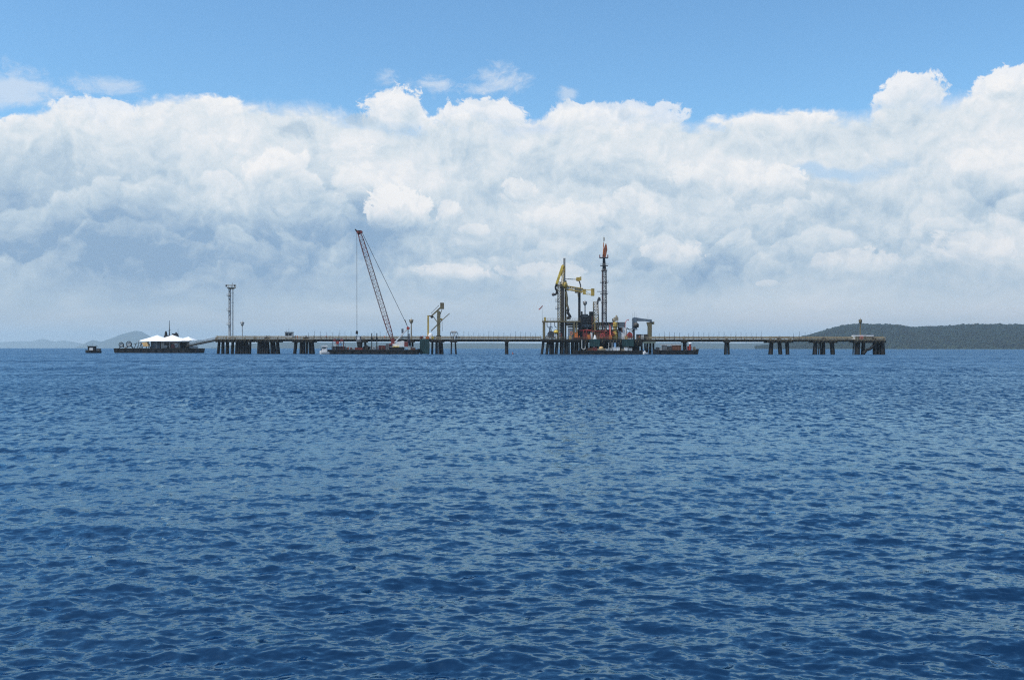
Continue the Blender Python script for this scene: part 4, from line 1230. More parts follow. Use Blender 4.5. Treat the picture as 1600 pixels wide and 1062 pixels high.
for px0, px1, py, m_, lab in [(662, 665, 525, WHITE, 'small white box on the green fender platform'), (665.8, 670, 525.5, ORANGE, 'orange pump box beneath the small loading arm'),
                              (657, 659.5, 525.5, DRED, 'dark red box at the left edge of the green fender platform'), (674.5, 677.5, 526, YEL, 'yellow valve box right of the white rounded tank')]:
    crate(J, px0, px1, py, 529, -.6, 1.3, m_, lab, 'equipment_box', 'box', 'boxes beneath the small loading arm', z0=DECK + (-.3 if px0 < 671 and False else 0))
# buoy
m = MB().lathe((J.x(801.2), J.D - 6, -.3), [(.45, 0), (.5, .5), (.35, .8), (.12, 1.1), (.1, 1.7)], 12)
solo(m, 'buoy', DRED, 'small dark red buoy floating right of the lone stout pile bent', 'buoy')

# ------------------------------------------------------------------ loading platform
PX0, PX1 = 845.5, 1009
plat = thing('loading_platform', 'big cluttered loading platform on raking black piles in the middle of the jetty', 'platform', (J.x(927), J.D + 12, 0))
zt, zb = DECK, DECK - 1.0
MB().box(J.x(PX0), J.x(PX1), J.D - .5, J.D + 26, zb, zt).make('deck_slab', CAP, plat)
MB().box(J.x(PX0) + .3, J.x(PX1) - .3, J.D + .1, J.D + 1.3, zb - .9, zb - .004).make('edge_beam', GIRD, plat)
for tx, bx, w in [(849.8, 846, 3), (857.2, 854, 3), (861, 861, 2.6), (864.7, 864.7, 2.6), (871.6, 869, 3.2), (879, 878.6, 4.6), (886, 886, 4.8), (889.5, 889.5, 2),
                  (896, 896, 3), (901.5, 901.2, 2.6), (906, 906, 2), (911.5, 912, 4), (918, 918, 3.4), (926, 926, 4), (934, 934, 4), (942, 942, 4), (948, 948, 4), (955, 955, 4),
                  (962, 962, 4), (969, 969, 4), (976, 976, 4), (984, 984, 4), (991.5, 991.5, 5), (997, 997, 5), (1003, 1003, 3), (1008, 1009, 2.6)]:
    for dy in (1.0, 14.0):
        MB().tube((J.x(tx), J.D + dy, zb - .3), (J.x(bx), J.D + dy, -3), max(.3, w * J.k / 2), n=12).make('pile', PILE, plat)
for px0, px1 in ((912, 918), (938, 945), (951, 966), (966.5, 971), (990, 1003)):
    m = MB(); 
    MB().box(J.x(px0), J.x(px1), J.D - 1.2, J.D - .55, J.z(541, px0), J.z(531, px0)).make('fender_backing', BLACK, plat)
    for k in range(max(1, int((px1 - px0) / 4.5))):
        x = J.x(px0 + 1 + 4.5 * k); MB().bar((x, J.D - 1.4, J.z(539, px0)), (x + .9, J.D - 1.4, J.z(530.5, px0)), .24).make('fender_strut', OLIVE, plat)
        MB().ring((x + .6, J.D - 1.45, J.z(536.5, px0)), .6, .22).make('tyre_fender', RUBBER, plat)
MB().rail((J.x(PX0), J.D - .4, DECK), (J.x(PX1), J.D - .4, DECK), 1.1, 1.5, .05).make('railing', OLIVE, plat)
for px0, px1, lab in [(920.5, 936.8, 'left dark green fender panel hanging on the loading platform front'), (971.8, 989.8, 'right dark green fender panel hanging on the loading platform front')]:
    t = thing('fender_panel', lab, 'fender', (J.x((px0 + px1) / 2), J.D - 2, J.z(541, px0)), 'dark green fender panels')
    MB().box(J.x(px0), J.x(px1), J.D - 2.3, J.D - 1.3, J.z(541, px0), J.z(529.8, px0)).make('panel', GREEN, t)
    for i in range(6):
        x = J.x(px0 + 1 + i * (px1 - px0 - 2) / 5); MB().box(x - .08, x + .08, J.D - 2.4, J.D - 2.304, J.z(540.6, px0), J.z(530.2, px0)).make('rib', GREEN, t)
    MB().box(J.x(px0 + 3), J.x(px1 - 3), J.D - 1.29, J.D - .55, J.z(537, px0), J.z(532, px0)).make('bracket', BLACK, t)

# upper pipe deck, left half
ud = thing('pipe_rack', 'olive upper pipe deck on columns at the left of the platform', 'pipe rack', (J.x(876), J.D + 5, DECK))
zu = J.z(501, 870)
MB().box(J.x(847.5), J.x(907), J.D + 1.0, J.D + 9, zu - .7, zu).make('deck', OLIVE, ud)
MB().rail((J.x(847.6), J.D + 1.1, zu), (J.x(907), J.D + 1.1, zu), 1.3, 1.4, .06).make('railing', OLIVE, ud)
for px, w in ((850.5, 1.1), (873.2, .8), (897.4, .9), (901.5, .7)):
    for dy in (1.5, 8):
        MB().bar((J.x(px), J.D + dy, DECK), (J.x(px), J.D + dy, zu - .7), w).make('column', OLIVE, ud)
MB().bar(J.p(851.6, 495.5, 1.5), J.p(851.6, 501, 1.5), 1.0).make('column_head', OCHRE, ud)
for k, (py, r) in enumerate(((504.6, .35), (507, .45), (510, .4))):
    MB().tube(J.p(884 if k < 2 else 888, py, 5 + k), J.p(908, py, 5 + k), r, n=8).make('pipe', BROWN if k != 1 else OLIVE, ud)
for px in (855, 861, 867): MB().path([J.p(px, 503, 3), J.p(px, 509 + (px % 3), 3), J.p(px + 3, 512, 3)], .22, 6).make('pipe_drop', BLUE if px == 861 else GALV, ud)

# big loading arms
a1 = thing('marine_loader', 'tallest yellow loading arm folded upright above the left of the platform', 'loading arm', (J.x(878), J.D + 4, DECK), 'loading arms')
MB().bar((J.x(879.5), J.D + 4, DECK), J.p(879.5, 443, 4), 1.7).make('column', BROWN, a1)
MB().truss((J.x(874.2), J.D + 4, DECK), J.p(874.2, 440, 4), 1.5, bays=20, rc=.2, rb=.11).make('riser_lattice', OLIVE, a1)
MB().prism([(J.x(881), J.z(450, 881)), (J.x(884), J.z(450, 881)), (J.x(884), J.z(402.2, 881)), (J.x(880.6), J.z(402.2, 881))], J.D + 3.6, J.D + 4.3).make('mast_arm', GALV, a1)
MB().bar(J.p(879.5, 414.5, 3.2), J.p(870, 443, 3.2), 1.35).make('outboard_arm', YEL, a1)
MB().bar(J.p(880.6, 413, 3.4), J.p(876, 430, 3.4), 1.2).make('arm_gusset', OCHRE, a1)
MB().truss(J.p(882, 416, 2.6), J.p(878, 444, 2.6), .9, bays=8, rc=.12, rb=.07).make('tie_lattice', OCHRE, a1)
MB().path([J.p(870, 443, 3.2), J.p(868, 449, 3.2), J.p(870.5, 454, 3.2), J.p(869.5, 459, 3.2), J.p(865.5, 460, 3.2)], .55, 8).make('hose_coupling', BLACK, a1)
MB().ball(J.p(864.8, 459.5, 3.2), .9).make('coupler', DGREY, a1)
MB().ball(J.p(883, 444.5, 3.2), 1.5, sx=1, sy=.8, sz=1.2).make('swivel', OCHRE, a1)
MB().box(J.x(870.8), J.x(880), J.D + 2.6, J.D + 5.4, J.z(447, 875), J.z(445.5, 875)).make('cross_head', OLIVE, a1)
for py in (470, 482):
    MB().box(J.x(868.2), J.x(873.4), J.D + 3, J.D + 5, J.z(py + .8, 870), J.z(py, 870)).make('landing', BGREY, a1)
    MB().rail(J.p(868.2, py, 3), J.p(873.4, py, 3), 1.3, .6, .06).make('railing', GALV, a1)
a2 = thing('marine_loader', 'middle yellow loading arm with a small box counterweight reaching right', 'loading arm', (J.x(884), J.D + 6, DECK), 'loading arms')
MB().bar((J.x(884.5), J.D + 6, DECK), J.p(884.5, 437, 6), 1.0).make('column', OLIVE, a2)
MB().bar(J.p(882, 434.5, 6), J.p(903, 435.3, 6), .45).make('boom', PALE, a2)
MB().prism([(J.x(901), J.z(437, 905)), (J.x(905), J.z(438.2, 905)), (J.x(909.4), J.z(436.5, 905)), (J.x(909.2), J.z(430.5, 905)), (J.x(906), J.z(432, 905)), (J.x(901.5), J.z(432.2, 905))], J.D + 5, J.D + 7).make('counterweight', OCHRE, a2)
MB().path([J.p(906.2, 438, 6), J.p(908.4, 445, 6), J.p(907.6, 453, 6)], .38, 6).make('link_arm', DGREY, a2)
MB().path([J.p(884.8, 455, 3), J.p(886.5, 466, 3), J.p(886, 474, 3), J.p(888.5, 482, 3)], .55, 8).make('drop_pipe', OLIVE, a2)
MB().path([J.p(888.5, 482, 3), J.p(887, 487, 3), J.p(889.5, 491, 3), J.p(892, 496, 3), J.p(886, 496.5, 3)], .75, 8).make('coupling', BLACK, a2)
a3 = thing('marine_loader', 'lower horizontal yellow loading arm resting on the single black column', 'loading arm', (J.x(906), J.D + 4, DECK), 'loading arms')
MB().bar((J.x(906), J.D + 4, DECK), J.p(906, 455, 4), 1.25).make('column', BLACK, a3)
MB().bar((J.x(909.8), J.D + 4.6, DECK), J.p(909.8, 486, 4.6), .9).make('column_stay', BROWN, a3)
MB().truss(J.p(884, 448.5, 4), J.p(911, 453, 4), 1.9, bays=7, rc=.26, rb=.14).make('boom', OCHRE, a3)
MB().box(J.x(886), J.x(889.5), J.D + 3, J.D + 5, J.z(453.5, 888), J.z(447, 888)).make('clamp', PALE, a3)
MB().box(J.x(899), J.x(909.5), J.D + 2.9, J.D + 5.1, J.z(457, 904), J.z(450, 904)).make('trunnion', OLIVE, a3)
for dz in (451.6, 458.6):
    MB().bar(J.p(911, dz, 4), J.p(924, dz + .9, 4), .36).make('tail_pipe', YEL, a3)
MB().bar(J.p(913, 452, 4), J.p(923, 459, 4), .2).make('tail_brace', PALE, a3)
MB().box(J.x(911.5), J.x(916), J.D + 3, J.D + 5, J.z(459, 914), J.z(451, 914)).make('yoke', OCHRE, a3)
MB().box(J.x(924.4), J.x(929.4), J.D + 2.6, J.D + 5.4, J.z(461.5, 927), J.z(450.2, 927)).make('counterweight', OCHRE, a3)
MB().path([J.p(903.5, 458, 3), J.p(904.2, 464, 3)], .3, 6).make('bracket', OLIVE, a3)

# dark process building and roof module
t = thing('process_building', 'dark brown and grey process building with pale walkway rails on the platform', 'building', (J.x(940), J.D + 16, DECK))
MB().box(J.x(905), J.x(981), J.D + 12, J.D + 22, DECK, J.z(514, 940)).make('lower_wall', BROWN, t)
MB().box(J.x(908), J.x(936), J.D + 11.4, J.D + 20, J.z(514, 920), J.z(503, 920)).make('upper_wall', BROWN, t)
MB().box(J.x(909), J.x(931), J.D + 11.8, J.D + 19, J.z(503, 920), J.z(491.5, 920)).make('wall', DGREY, t)
MB().box(J.x(910.5), J.x(921.5), J.D + 11.2, J.D + 15, J.z(494.5, 916), J.z(489.6, 916)).make('plant_box', MGREY, t)
MB().box(J.x(923.5), J.x(930), J.D + 11, J.D + 14, J.z(493, 927), J.z(485.5, 927)).make('tank', BROWN, t)
rf = MB().box(J.x(936.2), J.x(980), J.D + 10.5, J.D + 21, J.z(508, 958), J.z(502.4, 958)).make('roof', DGREY, t)
MB().box(J.x(970), J.x(980.4), J.D + 10.2, J.D + 10.48, J.z(510.5, 975), J.z(503.5, 975)).make('end_panel', BGREY, rf)
for px in (937, 948, 959, 970, 979.5): MB().bar((J.x(px), J.D + 10.8, DECK), (J.x(px), J.D + 10.8, J.z(508, 958)), .5).make('column', BROWN, t)
MB().rail(J.p(912, 509.6, 10), J.p(969, 509.6, 10), .9, 1.6, .09).make('railing', PALE, t)
MB().box(J.x(911), J.x(969), J.D + 9.9, J.D + 11.3, J.z(511, 940), J.z(509.8, 940)).make('walkway', MGREY, t)
for k, px in enumerate(range(914, 934, 5)):
    MB().box(J.x(px), J.x(px + 2.6), J.D + 11.3, J.D + 11.39, J.z(499.5 + 8 * (k % 2) * 0, px), J.z(496.8, px)).make('window', GLASS, t)
MB().box(J.x(969), J.x(977), J.D + 11.6, J.D + 11.9, J.z(516, 973), J.z(510.8, 973)).make('dark_vent', BLACK, t)

for k, (xa, ya, xb, yb, w, m_) in enumerate([(926.5, 529, 926.5, 493, .28, RUSTY), (931, 529, 931, 488, .25, OCHRE), (939.8, 529, 939.8, 503, .25, OLIVE), (953, 514, 953, 503, .2, OLIVE),
                                  (936, 529, 926.5, 507, .2, RUSTY), (926.5, 507, 936, 495, .2, OCHRE), (905, 517, 938, 517, .22, OLIVE), (938, 519, 989, 519, .22, DRED),
                                  (913, 529, 919, 512, .18, GALV), (919, 512, 925, 529, .18, GALV), (942, 529, 948, 513, .18, ORANGE), (966, 514, 976, 527, .2, GALV),
                                  (908, 529, 908, 505, .3, OLIVE), (973, 529, 973, 512, .22, RUSTY), (957, 512, 966, 529, .18, OLIVE), (981, 529, 981, 513, .22, DGREY),
                                  (985, 518, 999, 514, .22, OLIVE), (986, 529, 986, 517, .2, DRED)]):
    MB().bar(J.p(xa, ya, 6 + .2 * (k % 5)), J.p(xb, yb, 6 + .2 * (k % 5)), w * 1.3).make('frame_bar', m_, t)
# pale lattice tower
t = thing('lattice_tower', 'short pale lattice tower leaning on the building left of the tall red-topped mast', 'tower', (J.x(934), J.D + 9, DECK))
MB().truss((J.x(934.5), J.D + 9, DECK), J.p(932.8, 470, 9), 2.9, 2.3, 14, .24, .11).make('lattice', BEIGE, t)
MB().bar((J.x(929.3), J.D + 8, DECK), J.p(929.3, 470.5, 8), .42).make('ladder', OLIVE, t)
MB().path([J.p(935.5, 474, 8), J.p(936.5, 467, 8), J.p(938.6, 463.2, 8), J.p(939.5, 469, 8)], .5, 8).make('elbow_pipe', DGREY, t)

# tall red-topped mast
t = thing('gangway_tower', 'tallest tower on the platform, lattice with a rust red head and thin spike', 'tower', (J.x(946), J.D + 8, DECK))
MB().truss((J.x(946.2), J.D + 8, DECK), J.p(946.2, 420, 8), 2.3, 1.95, 30, .28, .10).make('lattice', DGREY, t)
for px in (943.6, 948.9): MB().tube((J.x(px), J.D + 7, DECK), (J.x(px), J.D + 7, J.z(421, px)), .26, n=8).make('rail_tube', DRED if px < 945 else BROWN, t)
for py, w in ((421, 9), (413, 12), (439.5, 13), (457.5, 12), (472, 9), (488, 8)):
    MB().box(J.x(946 - w / 2), J.x(946 + w / 2), J.D + 6.6, J.D + 9.4, J.z(py + .7, 946), J.z(py, 946)).make('landing', DGREY, t)
    MB().rail(J.p(946 - w / 2, py, 6.6), J.p(946 + w / 2, py, 6.6), 1.0, .8, .05).make('railing', GALV, t)
MB().bar(J.p(934.5, 454.3, 7), J.p(951, 454.3, 7), .32).make('side_arm', DGREY, t)
MB().prism([(J.x(943.3), J.z(421, 946)), (J.x(949.2), J.z(421, 946)), (J.x(948.3), J.z(411, 946)), (J.x(947.4), J.z(401, 946)), (J.x(944), J.z(401, 946)), (J.x(943.6), J.z(411, 946))], J.D + 7.2, J.D + 8.8).make('neck', BLACK, t)
MB().box(J.x(938.6), J.x(952.2), J.D + 6.4, J.D + 9.6, J.z(401.2, 946), J.z(400, 946)).make('head_platform', DGREY, t)
for px in (938.9, 951.6): MB().box(J.x(px - .7), J.x(px + .7), J.D + 6.6, J.D + 7.6, J.z(400, px), J.z(396.2, px)).make('winch', DRED, t)
MB().prism([(J.x(943.2), J.z(400, 946)), (J.x(948.4), J.z(400, 946)), (J.x(950.9), J.z(388, 946)), (J.x(950), J.z(381, 946)), (J.x(948.6), J.z(377.5, 946)), (J.x(946.6), J.z(383, 946)), (J.x(944.2), J.z(390, 946))], J.D + 7.3, J.D + 8.7).make('head', mat('rust_orange_paint', (0.34, 0.10, 0.035), .6, dirt=(.08, .02, .015), dirt_amt=.7), t)
MB().bar(J.p(944.2, 396, 7.2), J.p(944.8, 377, 7.2), .3).make('guide', ORANGE, t)
MB().tube(J.p(945.4, 384, 8), J.p(945.6, 365.5, 8), .16, .06, n=6).make('spike', OLIVE, t)
MB().box(J.x(945), J.x(946.6), J.D + 7.8, J.D + 8.2, J.z(374, 946), J.z(368.5, 946)).make('beacon', OLIVE, t)

# flag and pole
t = thing('flagpole', 'thin flagpole with a small red and white flag at the left corner of the platform', 'flagpole', (J.x(848), J.D + .2, DECK))
MB().tube((J.x(847.8), J.D + .2, DECK), J.p(847.8, 476.5, .2), .06, .04, n=6).make('pole', GALV, t)
for k, (m_, nm) in enumerate(((RED, 'flag'), (WHITE, 'flag_stripe'))):
    vs = []
    for i in range(7):
        s_ = i / 6; x = J.x(847.7 - 6 * s_); z = J.z(477 + 5.6 * s_ + k * 1.7, 845) + .12 * math.sin(s_ * 7)
        for y in (J.D + .2 + .1 * math.sin(s_ * 8), J.D + .24 + .1 * math.sin(s_ * 8)):
            vs += [(x, y, z), (x, y, z - .55)]
    fs = []
    for i in range(6):
        a = i * 4; fs += [(a, a + 1, a + 5, a + 4), (a + 2, a + 6, a + 7, a + 3), (a, a + 4, a + 6, a + 2), (a + 1, a + 3, a + 7, a + 5)]
    fs += [(0, 2, 3, 1), (24, 25, 27, 26)]
    MB().add(vs, fs).make(nm, m_, t)

# ochre pedestal crane
t = thing('pedestal_crane', 'stubby ochre pedestal crane with a dark jib right of the tall tower', 'crane', (J.x(962), J.D + 3, DECK))
MB().lathe((J.x(962.2), J.D + 3, DECK), [(1.35, 0), (1.25, 3.0), (.95, 3.3), (.95, 6.3), (1.3, 6.6), (1.3, 8.6), (.8, 9.0)], 12).make('pedestal', OCHRE, t)
MB().box(J.x(958.8), J.x(966), J.D + 2, J.D + 4, J.z(515.5, 962), J.z(514, 962)).make('collar', BROWN, t)
MB().box(J.x(960.8), J.x(966.8), J.D + 2, J.D + 4.2, J.z(501, 964), J.z(495.5, 964)).make('cab', BEIGE, t)
MB().bar(J.p(966, 503, 2.5), J.p(956, 506, 2.5), .5).make('jib', DRED, t)
MB().lathe(J.p(964, 495.5, 3), [(.7, 0), (.5, .8), (.2, 1.2)], 8).make('cap', BEIGE, t)
# red and white marker mast
t = thing('marker_post', 'bright red tapering marker post left of the ochre pedestal', 'post', (J.x(953), J.D + 1, DECK))
MB().lathe((J.x(953.2), J.D + 1, DECK), [(1.1, 0), (.8, 1.3), (.45, 1.7), (.4, 5), (.22, 7.4), (.05, 7.6)], 10).make('post', RED, t)
MB().lathe((J.x(954.3), J.D + .6, DECK + 2), [(.22, 0), (.16, 4.6), (.02, 4.9)], 8).make('light_strip', mat('pale_red_paint', (.75, .28, .22), .5), t)

# crane hook curve (red hose) right
m = MB().path([J.p(979, 505, 6), J.p(980, 501.5, 6), J.p(982, 499, 6), J.p(984, 498.4, 6), J.p(984, 500.5, 6)], .22, 6).tube((J.x(979), J.D + 6, DECK), J.p(979, 505, 6), .16, n=6)
solo(m, 'davit', mat('faded_red_paint', (.62, .22, .2), .5), 'slender faded red davit with a curled top right of the grey roof', 'davit')

# pipe portal at the right edge
t = thing('pipe_portal', 'blue-grey pipe portal with an ochre right leg at the right edge of the platform', 'pipe portal', (J.x(1003), J.D + 3, DECK))
MB().prism([(J.x(989), J.z(514, 992)), (J.x(996.2), J.z(514, 992)), (J.x(996), J.z(501.5, 992)), (J.x(1012), J.z(501.5, 1004)), (J.x(1019.5), J.z(503.2, 1015)), (J.x(1019.5), J.z(499, 1015)), (J.x(1004), J.z(497.4, 1004)), (J.x(992), J.z(495.2, 992)), (J.x(989), J.z(497, 992))], J.D + 2, J.D + 4.5).make('beam', BGREY, t)
MB().prism([(J.x(1013.2), DECK), (J.x(1019.4), DECK), (J.x(1019.6), J.z(503.2, 1016)), (J.x(1011.4), J.z(503, 1016)), (J.x(1013.4), J.z(510, 1016))], J.D + 2.2, J.D + 4.3).make('leg', OLIVE, t)
MB().box(J.x(1019.6), J.x(1023.4), J.D + 2.4, J.D + 4, J.z(506.4, 1020), J.z(502.4, 1020)).make('stub', OLIVE, t)
MB().ball(J.p(994.6, 507.6, 1.6), 1.5, sz=.9).make('valve', BROWN, t)
MB().box(J.x(990), J.x(998.5), J.D + 1.4, J.D + 2, J.z(511.4, 994), J.z(509.4, 994)).make('valve_tray', BLACK, t)
MB().bar((J.x(991.5), J.D + 3, DECK), J.p(991.5, 514, 3), .9).bar((J.x(987), J.D + 3, DECK), J.p(990, 513, 3), .35).make('prop', BLACK, t)
for px, h in ((989.6, 488.5), (992.6, 486.5), (996, 489.5), (1013.5, 490)): MB().tube(J.p(px, 497.5, 3), J.p(px, h, 3), .07, .04, n=5).make('rod', GALV, t)
MB().path([J.p(981, 512, 5), J.p(985, 514.5, 5), J.p(989, 514, 5)], .3, 6).make('side_pipe', DGREY, t)
m = MB().box(J.x(995), J.x(1013), J.D + .8, J.D + 2.6, DECK, J.z(522, 1004))
solo(m, 'skid_tank', BROWN, 'long low brown skid tank under the pipe portal', 'tank')

# hose reels and small kit
for px, py, r, m_, lab in [(941.3, 524.2, 1.45, RED, 'red hose reel at the foot of the tall tower'), (984.3, 523.8, 1.5, RED, 'red hose reel left of the pipe portal with a dark hub'),
                           (861, 522.5, 1.9, DGREY, 'dark grey hose reel at the left corner of the platform')]:
    drum(J, px, py, r, .4, m_, lab, group='hose reels on the platform', z0=DECK, m2=DRED if m_ is RED else BLACK)
PF = 'equipment boxes on the loading platform'
for px0, px1, py, y, d, m_, lab in [
        (888.5, 895.5, 512.6, 5, 2, WHITE, 'large white cabinet under the upper pipe deck'), (900.2, 903.2, 513, 5, 2, WHITE, 'narrow white cabinet right of the large white one'),
        (853, 857.5, 524, .6, 1.5, PALE, 'pale box left of the dark grey hose reel'), (868, 870.5, 523.6, .2, 1.2, WHITE, 'small white box between the dark reel and the tall arm'),
        (889.5, 893, 524, .2, 1.4, TAN, 'tan box below the large white cabinet'), (898, 902.6, 519.5, .6, 1.4, ORANGE, 'upright orange pump cabinet under the pipe deck'),
        (895, 907.5, 527.4, -.3, .9, DRED, 'flat red skid at the platform edge under the orange cabinet'), (911, 918, 519.6, .8, 2, DRED, 'dark red generator box right of the black column'),
        (917.5, 922.5, 522.4, .1, 1.6, ORANGE, 'orange crate in front of the dark red generator'), (922.8, 925.6, 519.4, .4, 1.4, WHITE, 'white box right of the orange crate'),
        (932, 938, 519, 1.2, 1.8, RUSTY, 'rusty box beneath the pale lattice tower'), (946, 951, 522.5, .3, 1.4, DRED, 'dark red locker left of the marker post'),
        (951.5, 956, 523.5, -.2, 1.2, ORANGE, 'orange locker at the foot of the red marker post'), (966.5, 971, 517.5, 1.5, 2, BGREY, 'blue-grey cabinet right of the ochre pedestal'),
        (971.5, 976, 519.5, .8, 1.6, WHITE, 'white cabinet right of the blue-grey one'), (976.6, 980.5, 525, .1, 1.4, TAN, 'tan box left of the right red hose reel'),
        (1002, 1006, 522.6, -.2, 1, PALE, 'pale box in front of the brown skid tank'), (974.5, 979.8, 511.5, 4, 3, WHITE, 'tall white tank cabinet beneath the blue-grey roof end')]:
    crate(J, px0, px1, py, 529, y, d, m_, lab, 'equipment_box', 'box', PF, z0=DECK + (0 if px0 != 974.5 else 0), ribs=(px1 - px0) > 4.2)
for px, py, r, m_, lab in [(914.5, 517.5, .9, RED, 'red hose loops hung above the dark red generator'), (928, 520.5, .8, RUSTY, 'rusty coil left of the rusty box'),
                           (947.5, 519.5, .8, DRED, 'dark red coil above the locker left of the marker post'), (958.5, 521, .7, RED, 'small red coil left of the ochre pedestal'),
                           (876, 523, .7, DRED, 'dark red coil at the foot of the tallest loading arm'), (893, 520.5, .7, ORANGE, 'orange coil left of the upright orange pump cabinet')]:
    c = J.p(px, py, .9); t = thing('hose_coil', lab, 'hose', (c.x, c.y, DECK), 'hose coils hung along the platform edge')
    for k in range(4): MB().ring(c + Vector((0, .18 * k, .05 * (k % 2))), r, .12, n=14, m=5).make('loop', m_, t)
    MB().bar((c.x, c.y + .9, DECK), c + Vector((0, .9, r)), .2).make('hanger', DGREY, t)
for px0, px1, py, m_, lab in [(905, 924, 515.5, RED, 'long red pipe run above the dark red generator'), (925, 950, 516.8, DRED, 'dark red pipe run crossing behind the marker post'),
                              (852, 872, 526.4, DRED, 'low dark red pipe run at the left platform edge'), (956, 990, 526.2, RUSTY, 'low rusty pipe run at the right platform edge')]:
    t = thing('pipe_run', lab, 'pipe', (J.x((px0 + px1) / 2), J.D + 2.6, DECK), 'red pipe runs on the platform')
    for k in range(2): MB().tube(J.p(px0, py + k * 1.1, 2.6 + .3 * k), J.p(px1, py + k * 1.1, 2.6 + .3 * k), .2, n=8).make('pipe', m_, t)
    n = int((px1 - px0) / 5)
    for k in range(n + 1):
        x = J.x(px0 + 1 + (px1 - px0 - 2) * k / n); MB().bar((x, J.D + 3.1, DECK), (x, J.D + 3.1, J.z(py - .5, px0)), .16).make('support', OLIVE, t)
t = thing('lifeboat_pod', 'small yellow and white domed survival pod under the left upper deck', 'survival pod', (J.x(869), J.D + 3, DECK))
MB().lathe((J.x(869.4), J.D + 3, J.z(520.5, 869)), [(.9, 0), (1.5, .5), (1.4, 1.1), (.9, 1.7), (.3, 2.0)], 12).make('hull', YEL, t)
MB().box(J.x(867.4), J.x(871.4), J.D + 2.2, J.D + 3.8, J.z(520.5, 869) - .4, J.z(520.5, 869) + .1).make('cradle', BLACK, t)
for px in (868, 870.8): MB().bar((J.x(px), J.D + 3, DECK), J.p(px, 521, 3), .25).make('leg', BLACK, t)
t = thing('wire_tower', 'small dark cone-shaped lattice stand behind the dark grey reel', 'stand', (J.x(860), J.D + 6, DECK))
MB().truss((J.x(860.4), J.D + 6, DECK), J.p(860.4, 509.5, 6), 2.2, .5, 6, .16, .08).make('lattice', DGREY, t)
m = MB().lathe((J.x(929.6), J.D + .2, DECK), [(1.1, 0), (.6, 1.3), (.1, 2.2)], 10)
solo(m, 'cone_cover', WHITE, 'white cone-shaped cover below the pale lattice tower', 'cover')
m = MB().path([J.p(909, 531, -1), J.p(909, 544.5, -1), J.p(911, 546, -1), J.p(914, 545.5, -1), J.p(915, 533, -1)], .26, 8)
solo(m, 'hanging_hose', PALE, 'pale U-shaped hose hanging from the platform edge above the cargo barge', 'hose')

# ------------------------------------------------------------------ cargo barges
K = Frame(516.0)
kb, DK = barge(K, 896.5, 1006, 547.6, 'black cargo barge lying in front of the loading platform', width=7, bow_up=.25)
k2, DK2 = barge(K, 1023, 1092, 546.8, 'second black cargo barge with a raised right end, right of the platform', width=8, bow_up=.6)
KG = 'cargo on the barge at the platform'
for px0, px1, py, m_, lab in [
        (919, 927, 543.6, RUSTY, 'rusty crate furthest left on the platform cargo barge'), (927.5, 933, 542.6, DRED, 'dark red crate under the left green fender'),
        (947, 950.5, 544.6, PALE, 'small pale crate right of the tan drum'), (951.5, 957, 543.8, PALE, 'pale crate in the middle of the cargo barge'),
        (958, 968.5, 542.4, WHITE, 'long white crate in the middle of the cargo barge'), (960.4, 963.4, 535.5, BLUE, 'upright light blue locker behind the long white crate'),
        (971, 975, 545, BEIGE, 'small beige crate below the right green fender'), (976, 981, 542.8, WHITE, 'rounded white crate below the right green fender'),
        (982.5, 988, 544, PALE, 'grey crate near the right end of the cargo barge')]:
    crate(K, px0, px1, py, 548, 1.0 if m_ is not BLUE else 3.0, 1.8, m_, lab, 'crate', 'crate', KG, z0=DK, ribs=(px1 - px0) > 5)
t = thing('storage_drum', 'round tan drum standing on the platform cargo barge', 'drum', (K.x(940), K.D + 2, DK))
MB().lathe((K.x(940), K.D + 2, DK), [(1.0, 0), (1.15, .3), (1.15, 1.4), (.8, 1.95), (.2, 2.1)], 14).make('body', TAN, t)
MB().ring((K.x(940), K.D + 2, DK + .9), 1.17, .07, 'z', 14, 5).make('hoop', BEIGE, t)
for px in (951.5, 956.7): solo(MB().tube((K.x(px), K.D + .8, DK), K.p(px, 535, .8), .16, n=8), 'gas_bottle', PALE,
                               'left of the two tall pale posts standing on the cargo barge' if px < 955 else 'right of the two tall pale posts standing on the cargo barge', 'post', 'pale posts on the cargo barge')
m = MB(); 
for i in range(6): m.tube(K.p(933.5, 546.3 - .7 * (i % 3), .6 + .35 * i), K.p(947, 546.6 - .7 * (i % 3), .6 + .35 * i), .14, n=6)
solo(m, 'pipe_bundle', BEIGE, 'bundle of beige pipes lying beside the tan drum', 'pipe bundle')
KG2 = 'cargo on the right-hand barge'
for px0, px1, py, m_, lab in [
        (1026, 1031, 542.8, DGREY, 'dark grey crate furthest left on the right cargo barge'), (1031.5, 1034.5, 543.4, PALE, 'small pale crate second on the right cargo barge'),
        (1035.5, 1043, 539.6, MGREY, 'grey container on the right cargo barge'), (1044, 1050, 541, DGREY, 'dark machine box right of the grey container'),
        (1051, 1065, 539.8, RUSTY, 'long rusty red container on the right cargo barge'), (1075.5, 1081, 541, DRED, 'red crate right of the stout pile bent'),
        (1084.5, 1087.8, 542, BEIGE, 'beige crate near the right tip of the barge')]:
    crate(K, px0, px1, py, 547, 1.6, 2.2, m_, lab, 'crate' if px1 - px0 < 7 else 'container', 'crate' if px1 - px0 < 7 else 'container', KG2, z0=DK2)
t = thing('pump_unit', 'white-capped red pump unit on the right barge beyond the pile bent', 'pump', (K.x(1078.6), K.D + 1, DK2))
MB().tube((K.x(1078.6), K.D + .8, DK2), K.p(1078.6, 537.8, .8), .6, .5, n=10).make('body', RED, t)
MB().ball(K.p(1078.8, 536.6, .8), .9, sz=.7).make('cap', WHITE, t)
